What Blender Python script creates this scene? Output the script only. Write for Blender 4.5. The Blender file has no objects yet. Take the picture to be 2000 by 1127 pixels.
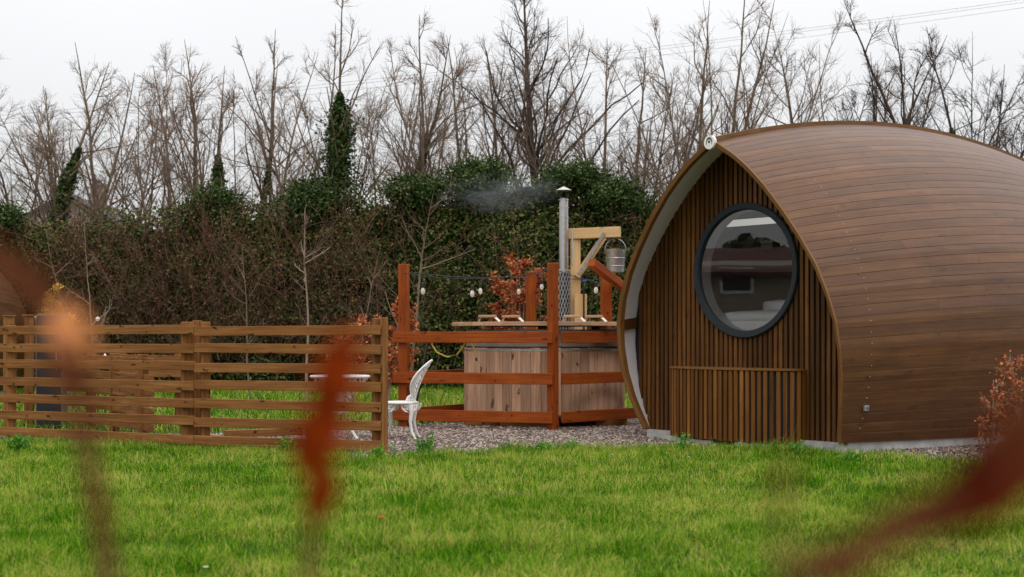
import bpy, math, random
import numpy as np
from mathutils import Vector, Matrix
random.seed(7); RNG = np.random.default_rng(11)
SC = bpy.context.scene; COL = SC.collection
F, HY, H = 2777.8, 655.0, 1.25            # focal length in photo pixels, horizon row, eye height
# ------------------------------------------------------------------ camera, sky, sun, exposure
cd = bpy.data.cameras.new('camera'); cam = bpy.data.objects.new('camera', cd); COL.objects.link(cam)
cam.location = (0, 0, H); cam.rotation_euler = (math.radians(90), 0, 0)
cd.sensor_width = 36; cd.lens = 50; cd.shift_y = (HY - 563.5) / 2000
cd.clip_start = 0.05; cd.clip_end = 2000
cd.dof.use_dof = True; cd.dof.focus_distance = 17.0; cd.dof.aperture_fstop = 2.8
SC.camera = cam
SC.view_settings.view_transform = 'Standard'; SC.view_settings.look = 'None'
SC.view_settings.exposure = 0.0; SC.view_settings.gamma = 1.0
SUN_EL, SUN_AZ = math.radians(60), math.radians(165)
w = bpy.data.worlds.new('World'); SC.world = w; w.use_nodes = True
nt = w.node_tree; nt.nodes.clear()
def wn(t, **k):
    n = nt.nodes.new(t)
    for a, b in k.items(): setattr(n, a, b)
    return n
wo = wn('ShaderNodeOutputWorld'); bg1 = wn('ShaderNodeBackground'); bg2 = wn('ShaderNodeBackground'); add = wn('ShaderNodeAddShader')
sky = wn('ShaderNodeTexSky', sky_type='NISHITA'); sky.sun_disc = False; sky.sun_elevation = SUN_EL; sky.sun_rotation = SUN_AZ
bg1.inputs[1].default_value = 0.02; nt.links.new(sky.outputs[0], bg1.inputs[0])
tc = wn('ShaderNodeTexCoord'); sep = wn('ShaderNodeSeparateXYZ'); nt.links.new(tc.outputs['Generated'], sep.inputs[0])
mr = wn('ShaderNodeMapRange'); mr.inputs[1].default_value = 0; mr.inputs[2].default_value = 1
mr.inputs[3].default_value = 0.60; mr.inputs[4].default_value = 1.95; nt.links.new(sep.outputs[2], mr.inputs[0])
nz = wn('ShaderNodeTexNoise'); nz.inputs['Scale'].default_value = 1.6; nz.inputs['Detail'].default_value = 3
nt.links.new(tc.outputs['Generated'], nz.inputs['Vector'])
mr2 = wn('ShaderNodeMapRange'); mr2.inputs[1].default_value = .3; mr2.inputs[2].default_value = .7; mr2.inputs[3].default_value = .93; mr2.inputs[4].default_value = 1.07
nt.links.new(nz.outputs[0], mr2.inputs[0])
mul = wn('ShaderNodeMath', operation='MULTIPLY'); nt.links.new(mr.outputs[0], mul.inputs[0]); nt.links.new(mr2.outputs[0], mul.inputs[1])
bg2.inputs[0].default_value = (1.0, .985, .975, 1); nt.links.new(mul.outputs[0], bg2.inputs[1])
nt.links.new(bg1.outputs[0], add.inputs[0]); nt.links.new(bg2.outputs[0], add.inputs[1]); nt.links.new(add.outputs[0], wo.inputs[0])
sl = bpy.data.lights.new('sun', 'SUN'); sl.energy = 0.8; sl.angle = math.radians(28); sl.color = (1, .95, .88)
so = bpy.data.objects.new('sun', sl); COL.objects.link(so)
sd = Vector((math.sin(SUN_AZ) * math.cos(SUN_EL), math.cos(SUN_AZ) * math.cos(SUN_EL), math.sin(SUN_EL)))
so.rotation_euler = sd.to_track_quat('Z', 'Y').to_euler(); so.location = (6, -6, 20)
SC.cycles.volume_step_rate = 1.0
SC.cycles.max_bounces = 6; SC.cycles.transparent_max_bounces = 8

# ------------------------------------------------------------------ helpers
def P(px, py, D): return Vector(((px - 1000) * D / F, D, H + (HY - py) * D / F))
def X(px, D): return (px - 1000) * D / F
def Zp(py, D): return H + (HY - py) * D / F
def tag(o, label=None, cat=None, group=None, kind=None):
    if label: o['label'] = label
    if cat: o['category'] = cat
    if group: o['group'] = group
    if kind: o['kind'] = kind
    return o
def empty(name, loc=(0, 0, 0), rz=0, label=None, cat=None, group=None):
    o = bpy.data.objects.new(name, None); COL.objects.link(o); o.location = loc; o.rotation_euler = (0, 0, rz)
    o.empty_display_size = .1
    return tag(o, label, cat, group)
def link(name, verts, faces, mat, parent=None, uv=None, smooth=False, matidx=None, loc=None):
    me = bpy.data.meshes.new(name); me.from_pydata([tuple(v) for v in verts], [], faces)
    for m in (mat if isinstance(mat, (list, tuple)) else [mat]): me.materials.append(m)
    if uv is not None:
        l = me.uv_layers.new(name='UVMap'); l.data.foreach_set('uv', np.asarray(uv, dtype=np.float32).ravel())
    if smooth: me.polygons.foreach_set('use_smooth', [True] * len(me.polygons))
    if matidx is not None: me.polygons.foreach_set('material_index', matidx)
    me.update()
    o = bpy.data.objects.new(name, me); COL.objects.link(o)
    if parent: o.parent = parent
    if loc is not None: o.location = loc
    return o
def np_mesh(name, V, Fc, mat, parent=None, smooth=False):
    """V (N,3) array, Fc (M,k) array of k-gons"""
    k = Fc.shape[1]; me = bpy.data.meshes.new(name)
    me.vertices.add(len(V)); me.vertices.foreach_set('co', V.astype(np.float32).ravel())
    me.loops.add(Fc.size); me.loops.foreach_set('vertex_index', Fc.astype(np.int32).ravel())
    me.polygons.add(len(Fc)); me.polygons.foreach_set('loop_start', (np.arange(len(Fc)) * k).astype(np.int32))
    try: me.polygons.foreach_set('loop_total', np.full(len(Fc), k, np.int32))
    except Exception: pass
    if smooth: me.polygons.foreach_set('use_smooth', np.ones(len(Fc), bool))
    me.materials.append(mat); me.update(calc_edges=True); me.validate()
    o = bpy.data.objects.new(name, me); COL.objects.link(o)
    if parent: o.parent = parent
    return o
class MB:
    def __init__(s): s.v = []; s.f = []; s.uv = []
    def quad(s, pts, uvs):
        n = len(s.v); s.v += [Vector(p) for p in pts]; s.f.append(tuple(range(n, n + len(pts)))); s.uv += uvs
    def box(s, c, size, M=None, share=True):
        """box with grain UVs (metres) along its longest axis"""
        c = Vector(c); h = [d / 2 for d in size]; L = max(range(3), key=lambda i: size[i])
        off = random.random() * 40
        base = len(s.v)
        pts = [Vector((x, y, z)) for x in (-h[0], h[0]) for y in (-h[1], h[1]) for z in (-h[2], h[2])]
        loc = pts
        s.v += [((M @ p) if M else p) + c for p in pts]
        for fc in ((0, 1, 3, 2), (4, 6, 7, 5), (0, 4, 5, 1), (2, 3, 7, 6), (0, 2, 6, 4), (1, 5, 7, 3)):
            s.f.append(tuple(base + i for i in fc))
            ps = [loc[i] for i in fc]
            const = [a for a in range(3) if all(abs(p[a] - ps[0][a]) < 1e-9 for p in ps)][0]
            oth = [a for a in range(3) if a != const]
            if L in oth: ua = L; va = [a for a in oth if a != L][0]
            else: ua, va = oth
            s.uv += [(p[ua] + off, p[va] + off * .37 + const * .7) for p in ps]
    def bar(s, a, b, wd, th, up=(0, 0, 1)):
        """board from a to b; wd = size along 'up', th = thickness across"""
        a = Vector(a); b = Vector(b); d = (b - a); L = d.length; d.normalize(); up = Vector(up)
        y = up.cross(d)
        if y.length < 1e-4: y = Vector((0, 1, 0)).cross(d)
        y.normalize(); z = d.cross(y)
        M = Matrix((d, y, z)).transposed()
        s.box((a + b) / 2, (L, th, wd), M)
    def tube(s, pts, r, n=8, cap=True):
        pts = [Vector(p) for p in pts]; rr = r if isinstance(r, (list, tuple)) else [r] * len(pts)
        base = len(s.v); up = Vector((0, 0, 1)); L = 0
        t0 = (pts[1] - pts[0]).normalized(); ref = Vector((1, 0, 0)) if abs(t0.z) > .9 else up
        Ls = [0]
        for i in range(1, len(pts)): Ls.append(Ls[-1] + (pts[i] - pts[i - 1]).length)
        for i, p in enumerate(pts):
            t = (pts[min(i + 1, len(pts) - 1)] - pts[max(i - 1, 0)]).normalized()
            x = ref.cross(t).normalized(); y = t.cross(x); ref = t.cross(x).cross(t) if False else ref
            for k in range(n):
                a = 2 * math.pi * k / n; s.v.append(p + (x * math.cos(a) + y * math.sin(a)) * rr[i])
        for i in range(len(pts) - 1):
            for k in range(n):
                k2 = (k + 1) % n
                s.f.append((base + i * n + k, base + i * n + k2, base + (i + 1) * n + k2, base + (i + 1) * n + k))
                s.uv += [(Ls[i], k * .03), (Ls[i], k * .03 + .03), (Ls[i + 1], k * .03 + .03), (Ls[i + 1], k * .03)]
        if cap:
            s.f.append(tuple(base + k for k in reversed(range(n)))); s.uv += [(0, 0)] * n
            s.f.append(tuple(base + (len(pts) - 1) * n + k for k in range(n))); s.uv += [(0, 0)] * n
    def lathe(s, prof, n=32, c=(0, 0, 0), cap=True):
        """prof list of (r, z)"""
        c = Vector(c); base = len(s.v)
        for r, z in prof:
            for k in range(n):
                a = 2 * math.pi * k / n; s.v.append(c + Vector((r * math.cos(a), r * math.sin(a), z)))
        for i in range(len(prof) - 1):
            for k in range(n):
                k2 = (k + 1) % n
                s.f.append((base + i * n + k, base + i * n + k2, base + (i + 1) * n + k2, base + (i + 1) * n + k)); s.uv += [(0, 0)] * 4
        if cap:
            for i in (0, len(prof) - 1):
                if prof[i][0] > 1e-4:
                    s.f.append(tuple(base + i * n + k for k in range(n))); s.uv += [(0, 0)] * n
    def prism(s, poly, y0, y1, M=None, c=(0, 0, 0)):
        """poly of (x, z) extruded along y"""
        c = Vector(c); base = len(s.v); n = len(poly)
        for y in (y0, y1):
            for (x, z) in poly:
                p = Vector((x, y, z)); s.v.append((M @ p if M else p) + c)
        s.f.append(tuple(base + i for i in range(n))); s.uv += [(p[0], p[1]) for p in poly]
        s.f.append(tuple(base + n + i for i in reversed(range(n)))); s.uv += [(p[0], p[1]) for p in reversed(poly)]
        for i in range(n):
            j = (i + 1) % n; s.f.append((base + i, base + n + i, base + n + j, base + j)); s.uv += [(0, 0), (0, .1), (.1, .1), (.1, 0)]
    def build(s, name, mat, parent=None, bevel=0, smooth=False):
        o = link(name, s.v, s.f, mat, parent, s.uv, smooth)
        if bevel:
            m = o.modifiers.new('bevel', 'BEVEL'); m.width = bevel; m.segments = 2; m.limit_method = 'ANGLE'; m.angle_limit = math.radians(40)
        if smooth:
            try: o.data.set_sharp_from_angle(angle=math.radians(40))
            except Exception: pass
        return o
def copy_tree(o, parent=None):
    c = o.copy(); COL.objects.link(c)
    if parent is not None: c.parent = parent
    for ch in [x for x in COL.objects if x.parent == o]: copy_tree(ch, c)
    return c

# ------------------------------------------------------------------ materials
def mat(name):
    m = bpy.data.materials.new(name); m.use_nodes = True; t = m.node_tree; b = t.nodes['Principled BSDF']; return m, t, b
def N(t, typ, **k):
    n = t.nodes.new(typ)
    for a, v in k.items():
        if hasattr(n, a): setattr(n, a, v)
    return n
def ramp(t, fac, stops):
    r = N(t, 'ShaderNodeValToRGB'); e = r.color_ramp.elements
    while len(e) > 1: e.remove(e[-1])
    e[0].position = stops[0][0]; e[0].color = (*stops[0][1], 1)
    for p, c in stops[1:]:
        x = e.new(p); x.color = (*c, 1)
    t.links.new(fac, r.inputs[0]); return r.outputs[0]
def mix(t, fac, a, b, mode='MIX'):
    m = N(t, 'ShaderNodeMix', data_type='RGBA', blend_type=mode)
    for s, v in ((m.inputs[0], fac), (m.inputs[6], a), (m.inputs[7], b)):
        if hasattr(v, 'links'): t.links.new(v, s)
        elif isinstance(v, tuple): s.default_value = (*v, 1)
        else: s.default_value = v
    return m.outputs[2]
def noise(t, vec, scale, detail=4, rough=.6):
    n = N(t, 'ShaderNodeTexNoise'); n.inputs['Scale'].default_value = scale; n.inputs['Detail'].default_value = detail; n.inputs['Roughness'].default_value = rough
    if vec is not None: t.links.new(vec, n.inputs['Vector'])
    return n.outputs[0]
def mapping(t, vec, scale):
    m = N(t, 'ShaderNodeMapping'); m.inputs['Scale'].default_value = scale; t.links.new(vec, m.inputs[0]); return m.outputs[0]
def bump(t, h, b, s=.3, d=.01):
    n = N(t, 'ShaderNodeBump'); n.inputs['Strength'].default_value = s; n.inputs['Distance'].default_value = d
    t.links.new(h, n.inputs['Height']); t.links.new(n.outputs[0], b.inputs['Normal'])
def setspec(b, rough, spec=.4, coat=0, coatr=.3):
    b.inputs['Roughness'].default_value = rough
    b.inputs['Specular IOR Level'].default_value = spec
    b.inputs['Coat Weight'].default_value = coat; b.inputs['Coat Roughness'].default_value = coatr
def wood(name, dark, mid, light, rough=.6, spec=.35, coat=0, coatr=.3, knots=.5, grain=1.0, var=.35, dirt=.25, kscale=1.0):
    m, t, b = mat(name)
    uv = N(t, 'ShaderNodeTexCoord').outputs['UV']; geo = N(t, 'ShaderNodeNewGeometry'); rnd = geo.outputs['Random Per Island']
    om = N(t, 'ShaderNodeVectorMath', operation='SCALE'); comb = N(t, 'ShaderNodeCombineXYZ')
    t.links.new(rnd, comb.inputs[0]); t.links.new(rnd, comb.inputs[2]); t.links.new(comb.outputs[0], om.inputs[0]); om.inputs['Scale'].default_value = 37.
    ad = N(t, 'ShaderNodeVectorMath', operation='ADD'); t.links.new(uv, ad.inputs[0]); t.links.new(om.outputs[0], ad.inputs[1]); v = ad.outputs[0]
    g = noise(t, mapping(t, v, (1.6 * grain, 45 * grain, 1)), 1, 6, .65)
    g2 = noise(t, mapping(t, v, (.7, 7, 1)), 1, 3)
    gm = N(t, 'ShaderNodeMath', operation='ADD'); a1 = N(t, 'ShaderNodeMath', operation='MULTIPLY'); a1.inputs[1].default_value = .55
    a2 = N(t, 'ShaderNodeMath', operation='MULTIPLY'); a2.inputs[1].default_value = .45
    t.links.new(g, a1.inputs[0]); t.links.new(g2, a2.inputs[0]); t.links.new(a1.outputs[0], gm.inputs[0]); t.links.new(a2.outputs[0], gm.inputs[1])
    c = ramp(t, gm.outputs[0], [(.34, dark), (.5, mid), (.66, light)])
    # per board tone
    mrr = N(t, 'ShaderNodeMapRange'); mrr.inputs[3].default_value = 1 - var; mrr.inputs[4].default_value = 1 + var * .6; t.links.new(rnd, mrr.inputs[0])
    cc = N(t, 'ShaderNodeCombineColor')
    for i in range(3): t.links.new(mrr.outputs[0], cc.inputs[i])
    c = mix(t, 1.0, c, cc.outputs[0], 'MULTIPLY')
    if knots:
        vo = N(t, 'ShaderNodeTexVoronoi'); vo.inputs['Scale'].default_value = 1
        nn = N(t, 'ShaderNodeVectorMath', operation='ADD'); t.links.new(mapping(t, v, (3.4 * kscale, 9 * kscale, 1)), nn.inputs[0]); t.links.new(noise(t, v, 9, 2), nn.inputs[1])
        t.links.new(nn.outputs[0], vo.inputs['Vector'])
        k = ramp(t, vo.outputs['Distance'], [(.09, (1, 1, 1)), (.19, (0, 0, 0))])
        kk = N(t, 'ShaderNodeMath', operation='MULTIPLY'); kk.inputs[1].default_value = knots; t.links.new(k, kk.inputs[0])
        c = mix(t, kk.outputs[0], c, tuple(x * .25 for x in dark))
    if dirt:
        oc = N(t, 'ShaderNodeTexCoord').outputs['Object']
        dn = ramp(t, noise(t, oc, 2.3, 5, .7), [(.42, (0, 0, 0)), (.7, (1, 1, 1))])
        dd = N(t, 'ShaderNodeMath', operation='MULTIPLY'); dd.inputs[1].default_value = dirt; t.links.new(dn, dd.inputs[0])
        c = mix(t, dd.outputs[0], c, tuple(x * .45 for x in mid))
    t.links.new(c, b.inputs['Base Color']); setspec(b, rough, spec, coat, coatr); bump(t, g, b, .25, .004)
    return m
def plain(name, col, rough=.5, metal=0, spec=.5, nscale=6, namt=.25, col2=None, bmp=0, coat=0):
    m, t, b = mat(name); oc = N(t, 'ShaderNodeTexCoord').outputs['Object']
    n = noise(t, oc, nscale, 5, .65)
    c2 = col2 or tuple(x * (1 - namt) for x in col)
    t.links.new(ramp(t, n, [(.35, c2), (.62, col)]), b.inputs['Base Color'])
    setspec(b, rough, spec, coat); b.inputs['Metallic'].default_value = metal
    if bmp: bump(t, noise(t, oc, nscale * 6, 4), b, bmp, .005)
    return m
def foliage(name, cols, scale=.8, rough=.6, spec=.25, var=.5, trans=0.0, islands=True, patch=False):
    """colour by position clumps and by leaf"""
    m, t, b = mat(name); oc = N(t, 'ShaderNodeTexCoord').outputs['Object']; geo = N(t, 'ShaderNodeNewGeometry')
    n = noise(t, oc, scale, 4, .6)
    if patch:
        pm = N(t, 'ShaderNodeMath', operation='MULTIPLY_ADD'); pm.inputs[1].default_value = .75; ps = N(t, 'ShaderNodeMath', operation='MULTIPLY'); ps.inputs[1].default_value = 1.1; t.links.new(noise(t, oc, .55, 3, .6), ps.inputs[0]); t.links.new(n, pm.inputs[0]); t.links.new(ps.outputs[0], pm.inputs[2]); po = N(t, 'ShaderNodeMath', operation='SUBTRACT'); po.inputs[1].default_value = .47; t.links.new(pm.outputs[0], po.inputs[0]); n = po.outputs[0]
    r = geo.outputs['Random Per Island'] if islands else noise(t, oc, 9, 2)
    ma = N(t, 'ShaderNodeMath', operation='MULTIPLY_ADD'); ma.inputs[1].default_value = var
    t.links.new(r, ma.inputs[0])
    sb = N(t, 'ShaderNodeMath', operation='SUBTRACT'); sb.inputs[1].default_value = var / 2; t.links.new(n, sb.inputs[0]); t.links.new(sb.outputs[0], ma.inputs[2])
    k = len(cols); c = ramp(t, ma.outputs[0], [(.22 + .56 * i / (k - 1), cc) for i, cc in enumerate(cols)])
    t.links.new(c, b.inputs['Base Color']); setspec(b, rough, spec)
    if trans:
        tr = N(t, 'ShaderNodeBsdfTranslucent'); t.links.new(c, tr.inputs[0]); ms = N(t, 'ShaderNodeMixShader'); ms.inputs[0].default_value = trans
        out = [x for x in t.nodes if x.type == 'OUTPUT_MATERIAL'][0]
        t.links.new(b.outputs[0], ms.inputs[1]); t.links.new(tr.outputs[0], ms.inputs[2]); t.links.new(ms.outputs[0], out.inputs[0])
    return m
M_clad = wood('varnished cladding', (.064, .023, .006), (.112, .043, .012), (.158, .068, .022), rough=.6, spec=.15, coat=.52, coatr=.36, knots=.45, var=.16, dirt=.35, kscale=.7)
M_slat = wood('stained slats', (.060, .022, .005), (.115, .046, .010), (.19, .082, .020), rough=.6, spec=.18, knots=.4, var=.45, dirt=.35)
M_bay = wood('bay slats', (.085, .030, .006), (.165, .064, .013), (.26, .11, .026), rough=.6, spec=.15, knots=.4, var=.5, dirt=.3)
M_trim = wood('trim wood', (.11, .045, .012), (.17, .075, .020), (.23, .11, .034), rough=.5, spec=.2, knots=0, var=.1, dirt=.2)
M_backing = plain('dark backing', (.012, .010, .009), .8)
M_lining = plain('white lining', (.74, .69, .70), .5, nscale=3, namt=.08)
M_fence = wood('treated fence wood', (.13, .050, .014), (.28, .118, .036), (.44, .22, .080), rough=.75, spec=.12, knots=1.0, var=.3, dirt=.4, kscale=1.0)
M_orange = wood('orange stained wood', (.17, .030, .004), (.32, .062, .006), (.44, .11, .012), rough=.55, spec=.18, knots=.9, var=.3, dirt=.5)
M_cedar = wood('cedar staves', (.32, .165, .095), (.55, .33, .21), (.69, .45, .31), rough=.7, spec=.15, knots=1.0, var=.3, dirt=.25, kscale=.7)
M_pale = wood('fresh pine', (.52, .32, .14), (.66, .44, .21), (.75, .54, .29), rough=.6, spec=.3, knots=.5, var=.15, dirt=.2)
M_lid = wood('lid wood', (.34, .19, .11), (.48, .29, .17), (.58, .38, .25), rough=.6, spec=.3, knots=.5, var=.25, dirt=.3)
M_white = plain('white paint', (.82, .79, .76), .4, namt=.1, nscale=20, bmp=.2)
M_steel = plain('stainless steel', (.55, .53, .52), .3, 1.0, nscale=14, namt=.15)
M_galv = plain('galvanised metal', (.52, .55, .56), .4, .8, nscale=30, namt=.3)
M_frame = plain('slate grey frame', (.016, .022, .027), .5, spec=.25, namt=.15)
M_black = plain('black plastic', (.012, .012, .013), .5)
M_flue = plain('sooty flue steel', (.07, .06, .055), .5, .6, nscale=10, namt=.4)
M_conc = plain('concrete', (.42, .41, .39), .85, nscale=5, namt=.35, bmp=.4)
M_yellow = plain('yellow hose rubber', (.55, .38, .05), .5)
M_red = plain('red plastic', (.55, .02, .02), .4)
M_grey = plain('grey liner', (.30, .27, .23), .6)
M_fabric = plain('white bedding', (.93, .93, .96), .9, nscale=12, namt=.06, bmp=.3)
M_blue = plain('blue plastic', (.02, .10, .55), .35)
M_cab = plain('pale grey enamel', (.20, .18, .17), .35)
M_bulb, _t, _b = mat('frosted bulb glass'); _b.inputs['Base Color'].default_value = (.85, .80, .72, 1); setspec(_b, .15, .6)
_b.inputs['Transmission Weight'].default_value = .35
_t.links.new(ramp(_t, noise(_t, N(_t, 'ShaderNodeTexCoord').outputs['Object'], 25), [(.3, (.75, .7, .6)), (.7, (.92, .88, .82))]), _b.inputs['Base Color'])
M_led, t, b = mat('led strip'); b.inputs['Base Color'].default_value = (.8, .8, .78, 1); b.inputs['Emission Color'].default_value = (1, .97, .9, 1); b.inputs['Emission Strength'].default_value = .4
# glass pane: fresnel mix of clear and mirror
M_glass, t, b = mat('window glass'); t.nodes.remove(b); out = [x for x in t.nodes if x.type == 'OUTPUT_MATERIAL'][0]
fr = N(t, 'ShaderNodeFresnel'); fr.inputs[0].default_value = 1.9; tr = N(t, 'ShaderNodeBsdfTransparent'); gl = N(t, 'ShaderNodeBsdfGlossy')
tr.inputs[0].default_value = (.96, .97, .97, 1); gl.inputs['Roughness'].default_value = .0
wv = N(t, 'ShaderNodeBump'); wv.inputs['Strength'].default_value = .08; wv.inputs['Distance'].default_value = .004
t.links.new(noise(t, N(t, 'ShaderNodeTexCoord').outputs['Object'], 2.2, 1), wv.inputs['Height']); t.links.new(wv.outputs[0], gl.inputs['Normal'])
ms = N(t, 'ShaderNodeMixShader'); t.links.new(fr.outputs[0], ms.inputs[0]); t.links.new(tr.outputs[0], ms.inputs[1]); t.links.new(gl.outputs[0], ms.inputs[2]); t.links.new(ms.outputs[0], out.inputs[0])
M_bark = foliage('grey brown bark', [(.10, .070, .045), (.17, .125, .088), (.25, .19, .14)], 1.5, .85, .1, .3)
M_twig = foliage('reddish twig bark', [(.17, .112, .084), (.26, .185, .142), (.35, .265, .205)], 1.2, .8, .1, .5)
M_darkbark = foliage('dark bark', [(.045, .033, .028), (.08, .058, .048), (.12, .09, .07)], 1.5, .85, .1, .3)
M_ivy = foliage('ivy leaves', [(.012, .030, .007), (.028, .060, .012), (.055, .095, .020), (.11, .14, .045)], 2.0, .6, .15, .7)
M_hedge = foliage('hedge leaves', [(.015, .034, .007), (.042, .075, .015), (.080, .118, .024), (.13, .15, .040), (.16, .14, .05)], .9, .6, .12, .7)
M_gapshade = foliage('hedge gap shade', [(.006, .010, .004), (.014, .022, .007), (.022, .026, .010)], 1.2, .95, .05, .0, islands=False)  # near-black colour, painted shade for the gaps between hedge leaves
M_bram = foliage('bramble canes', [(.09, .038, .026), (.16, .078, .055), (.25, .15, .11)], .8, .8, .1, .6)
M_bleaf = foliage('brown dead leaves', [(.06, .03, .016), (.12, .06, .03), (.09, .075, .026), (.20, .10, .05)], .8, .8, .1, .8)
M_beech = foliage('copper beech leaves', [(.20, .035, .010), (.36, .075, .018), (.52, .14, .04), (.62, .24, .09)], 3, .5, .3, .7, .25)
M_yleaf = foliage('yellow leaves', [(.50, .26, .03), (.65, .38, .05), (.72, .50, .10)], 3, .5, .3, .7, .2)
M_grass = foliage('grass blades', [(.030, .115, .006), (.085, .25, .007), (.17, .38, .012), (.30, .47, .026), (.55, .50, .13)], 2.2, .7, .0, .9, .35, patch=True)
M_weed = foliage('weed leaves', [(.05, .17, .012), (.09, .27, .018), (.15, .36, .03)], 4, .5, .3, .6, .2)
M_gravel = foliage('gravel stones', [(.07, .048, .038), (.17, .125, .10), (.27, .205, .17), (.44, .35, .30)], 3, .85, .1, 1.3)

# ------------------------------------------------------------------ ground
def grid(x0, x1, y0, y1, n, m, z):
    V = []; Fc = []
    for j in range(m + 1):
        for i in range(n + 1):
            x = x0 + (x1 - x0) * i / n; y = y0 + (y1 - y0) * j / m; V.append((x, y, z(x, y)))
    for j in range(m):
        for i in range(n): a = j * (n + 1) + i; Fc.append((a, a + 1, a + n + 2, a + n + 1))
    return V, Fc
m_, t, b = mat('lawn soil'); oc = N(t, 'ShaderNodeTexCoord').outputs['Object']
c = ramp(t, noise(t, oc, 1.1, 6, .7), [(.3, (.025, .055, .010)), (.5, (.045, .085, .014)), (.7, (.10, .10, .03))])
c = mix(t, ramp(t, noise(t, oc, 30, 4, .8), [(.4, (0, 0, 0)), (.7, (.6, .6, .6))]), c, (.12, .10, .035)); t.links.new(c, b.inputs['Base Color']); setspec(b, .9, .1); bump(t, noise(t, oc, 40, 4), b, .6, .03)
M_soil = m_
V, Fc = grid(-400, 400, -100, 900, 40, 50, lambda x, y: 0)
tag(link('ground', V, Fc, M_soil), kind='structure')
m_, t, b = mat('gravel bed'); oc = N(t, 'ShaderNodeTexCoord').outputs['Object']
vo = N(t, 'ShaderNodeTexVoronoi'); vo.inputs['Scale'].default_value = 40; t.links.new(oc, vo.inputs['Vector'])
c = mix(t, ramp(t, vo.outputs['Distance'], [(.3, (0, 0, 0)), (.7, (1, 1, 1))]), ramp(t, vo.outputs['Color'], [(.1, (.14, .12, .11)), (.5, (.28, .24, .22)), (.9, (.44, .39, .36))]), (.05, .042, .036)); t.links.new(c, b.inputs['Base Color']); setspec(b, .9, .1)
bump(t, vo.outputs['Distance'], b, .9, -.02)
# gravel outline in plan (x, y), clockwise from the near left
GP = [(-12, 16.9), (-6.2, 16.75), (-4.3, 16.25), (-3.2, 16.2), (-2.2, 15.9), (-1.75, 15.1), (-1.6, 14.2), (-1.05, 14.55), (-.5, 15.0), (.2, 15.4), (1.0, 15.6), (1.7, 15.75), (2.6, 15.65), (3.4, 14.95), (3.9, 14.5), (4.5, 13.9), (5.3, 13.6), (9, 13.5), (14, 17), (12, 24), (3, 23.5), (0.6, 23), (-.4, 20.6), (-1.6, 19.6), (-2.7, 18.2), (-4.5, 17.9), (-12, 18.2)]
link('gravel_path', [(x, y, .006) for x, y in GP], [tuple(range(len(GP)))], m_)['kind'] = 'structure'
def inpoly(x, y, poly):
    r = np.zeros(x.shape, bool); n = len(poly); j = n - 1
    for i in range(n):
        xi, yi = poly[i]; xj, yj = poly[j]
        c = ((yi > y) != (yj > y)) & (x < (xj - xi) * (y - yi) / (yj - yi + 1e-12) + xi); r ^= c; j = i
    return r
# pebbles
n = 70000; x = RNG.uniform(-4.6, 6.5, n); y = RNG.uniform(13.4, 20.8, n)
nzx = x + .12 * np.sin(y * 7) + RNG.normal(0, .05, n); nzy = y + .10 * np.sin(x * 5.3) + RNG.normal(0, .05, n)
k = inpoly(nzx, nzy, GP) & (np.abs(x) < .37 * y + .3); x = x[k]; y = y[k]; n = len(x)
octv = np.array([[1, 0, 0], [0, 1, 0], [-1, 0, 0], [0, -1, 0], [0, 0, 1], [0, 0, -1.]]); octf = np.array([[0, 1, 4], [1, 2, 4], [2, 3, 4], [3, 0, 4]])
sz = RNG.uniform(.007, .018, n); R = RNG.uniform(-1, 1, (n, 3, 3)) * .6 + np.eye(3)
a = RNG.uniform(0, 6.28, n); rz = np.zeros((n, 3, 3)); rz[:, 0, 0] = np.cos(a); rz[:, 0, 1] = -np.sin(a); rz[:, 1, 0] = np.sin(a); rz[:, 1, 1] = np.cos(a); rz[:, 2, 2] = .75
V = np.einsum('nij,kj->nki', np.matmul(rz, R), octv) * sz[:, None, None]; V[:, :, 2] = np.abs(V[:, :, 2]) * np.array([1, 1, 1, 1, 1, 0]) ; V += np.stack([x, y, np.full(n, .006)], 1)[:, None, :]
Fc = (octf[None] + (np.arange(n) * 6)[:, None, None]).reshape(-1, 3)
tag(np_mesh('gravel', V.reshape(-1, 3), Fc, M_gravel), kind='stuff')

# ------------------------------------------------------------------ grass
def vnoise(x, y, s, seed):
    r = np.random.default_rng(seed); G = r.random((64, 64)); xs = x * s; ys = y * s
    xi = np.floor(xs).astype(int); yi = np.floor(ys).astype(int); fx = xs - xi; fy = ys - yi; fx = fx * fx * (3 - 2 * fx); fy = fy * fy * (3 - 2 * fy)
    g = lambda a, b: G[a % 64, b % 64]
    return (g(xi, yi) * (1 - fx) + g(xi + 1, yi) * fx) * (1 - fy) + (g(xi, yi + 1) * (1 - fx) + g(xi + 1, yi + 1) * fx) * fy
def blades(name, x, y, hgt, wid, material, lean=.9, z0=0.0):
    n = len(x); a = RNG.uniform(0, 6.283, n); la = RNG.uniform(0, 6.283, n); ln = np.abs(RNG.normal(0, lean, n)) + .1
    dx, dy = np.cos(a) * wid / 2, np.sin(a) * wid / 2; lx, ly = np.cos(la), np.sin(la)
    def pt(f, s): 
        o = hgt * ln * f * f; zz = hgt * f * (1 - .35 * np.minimum(ln, 1.2) * f)
        return np.stack([x + lx * o + dx * s, y + ly * o + dy * s, z0 + zz], 1)
    V = np.stack([pt(0, -1), pt(0, 1), pt(.5, .8), pt(.5, -.8), pt(1, .1), pt(1, -.1)], 1).reshape(-1, 3)
    Fc = (np.array([[0, 1, 2, 3], [3, 2, 4, 5]])[None] + (np.arange(n) * 6)[:, None, None]).reshape(-1, 4)
    return np_mesh(name, V, Fc, material)
def sample_front(n, y0, y1):
    y = np.sqrt(RNG.uniform(y0 ** 2, y1 ** 2, n)); return RNG.uniform(-1, 1, n) * (.38 * y + .15), y
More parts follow.
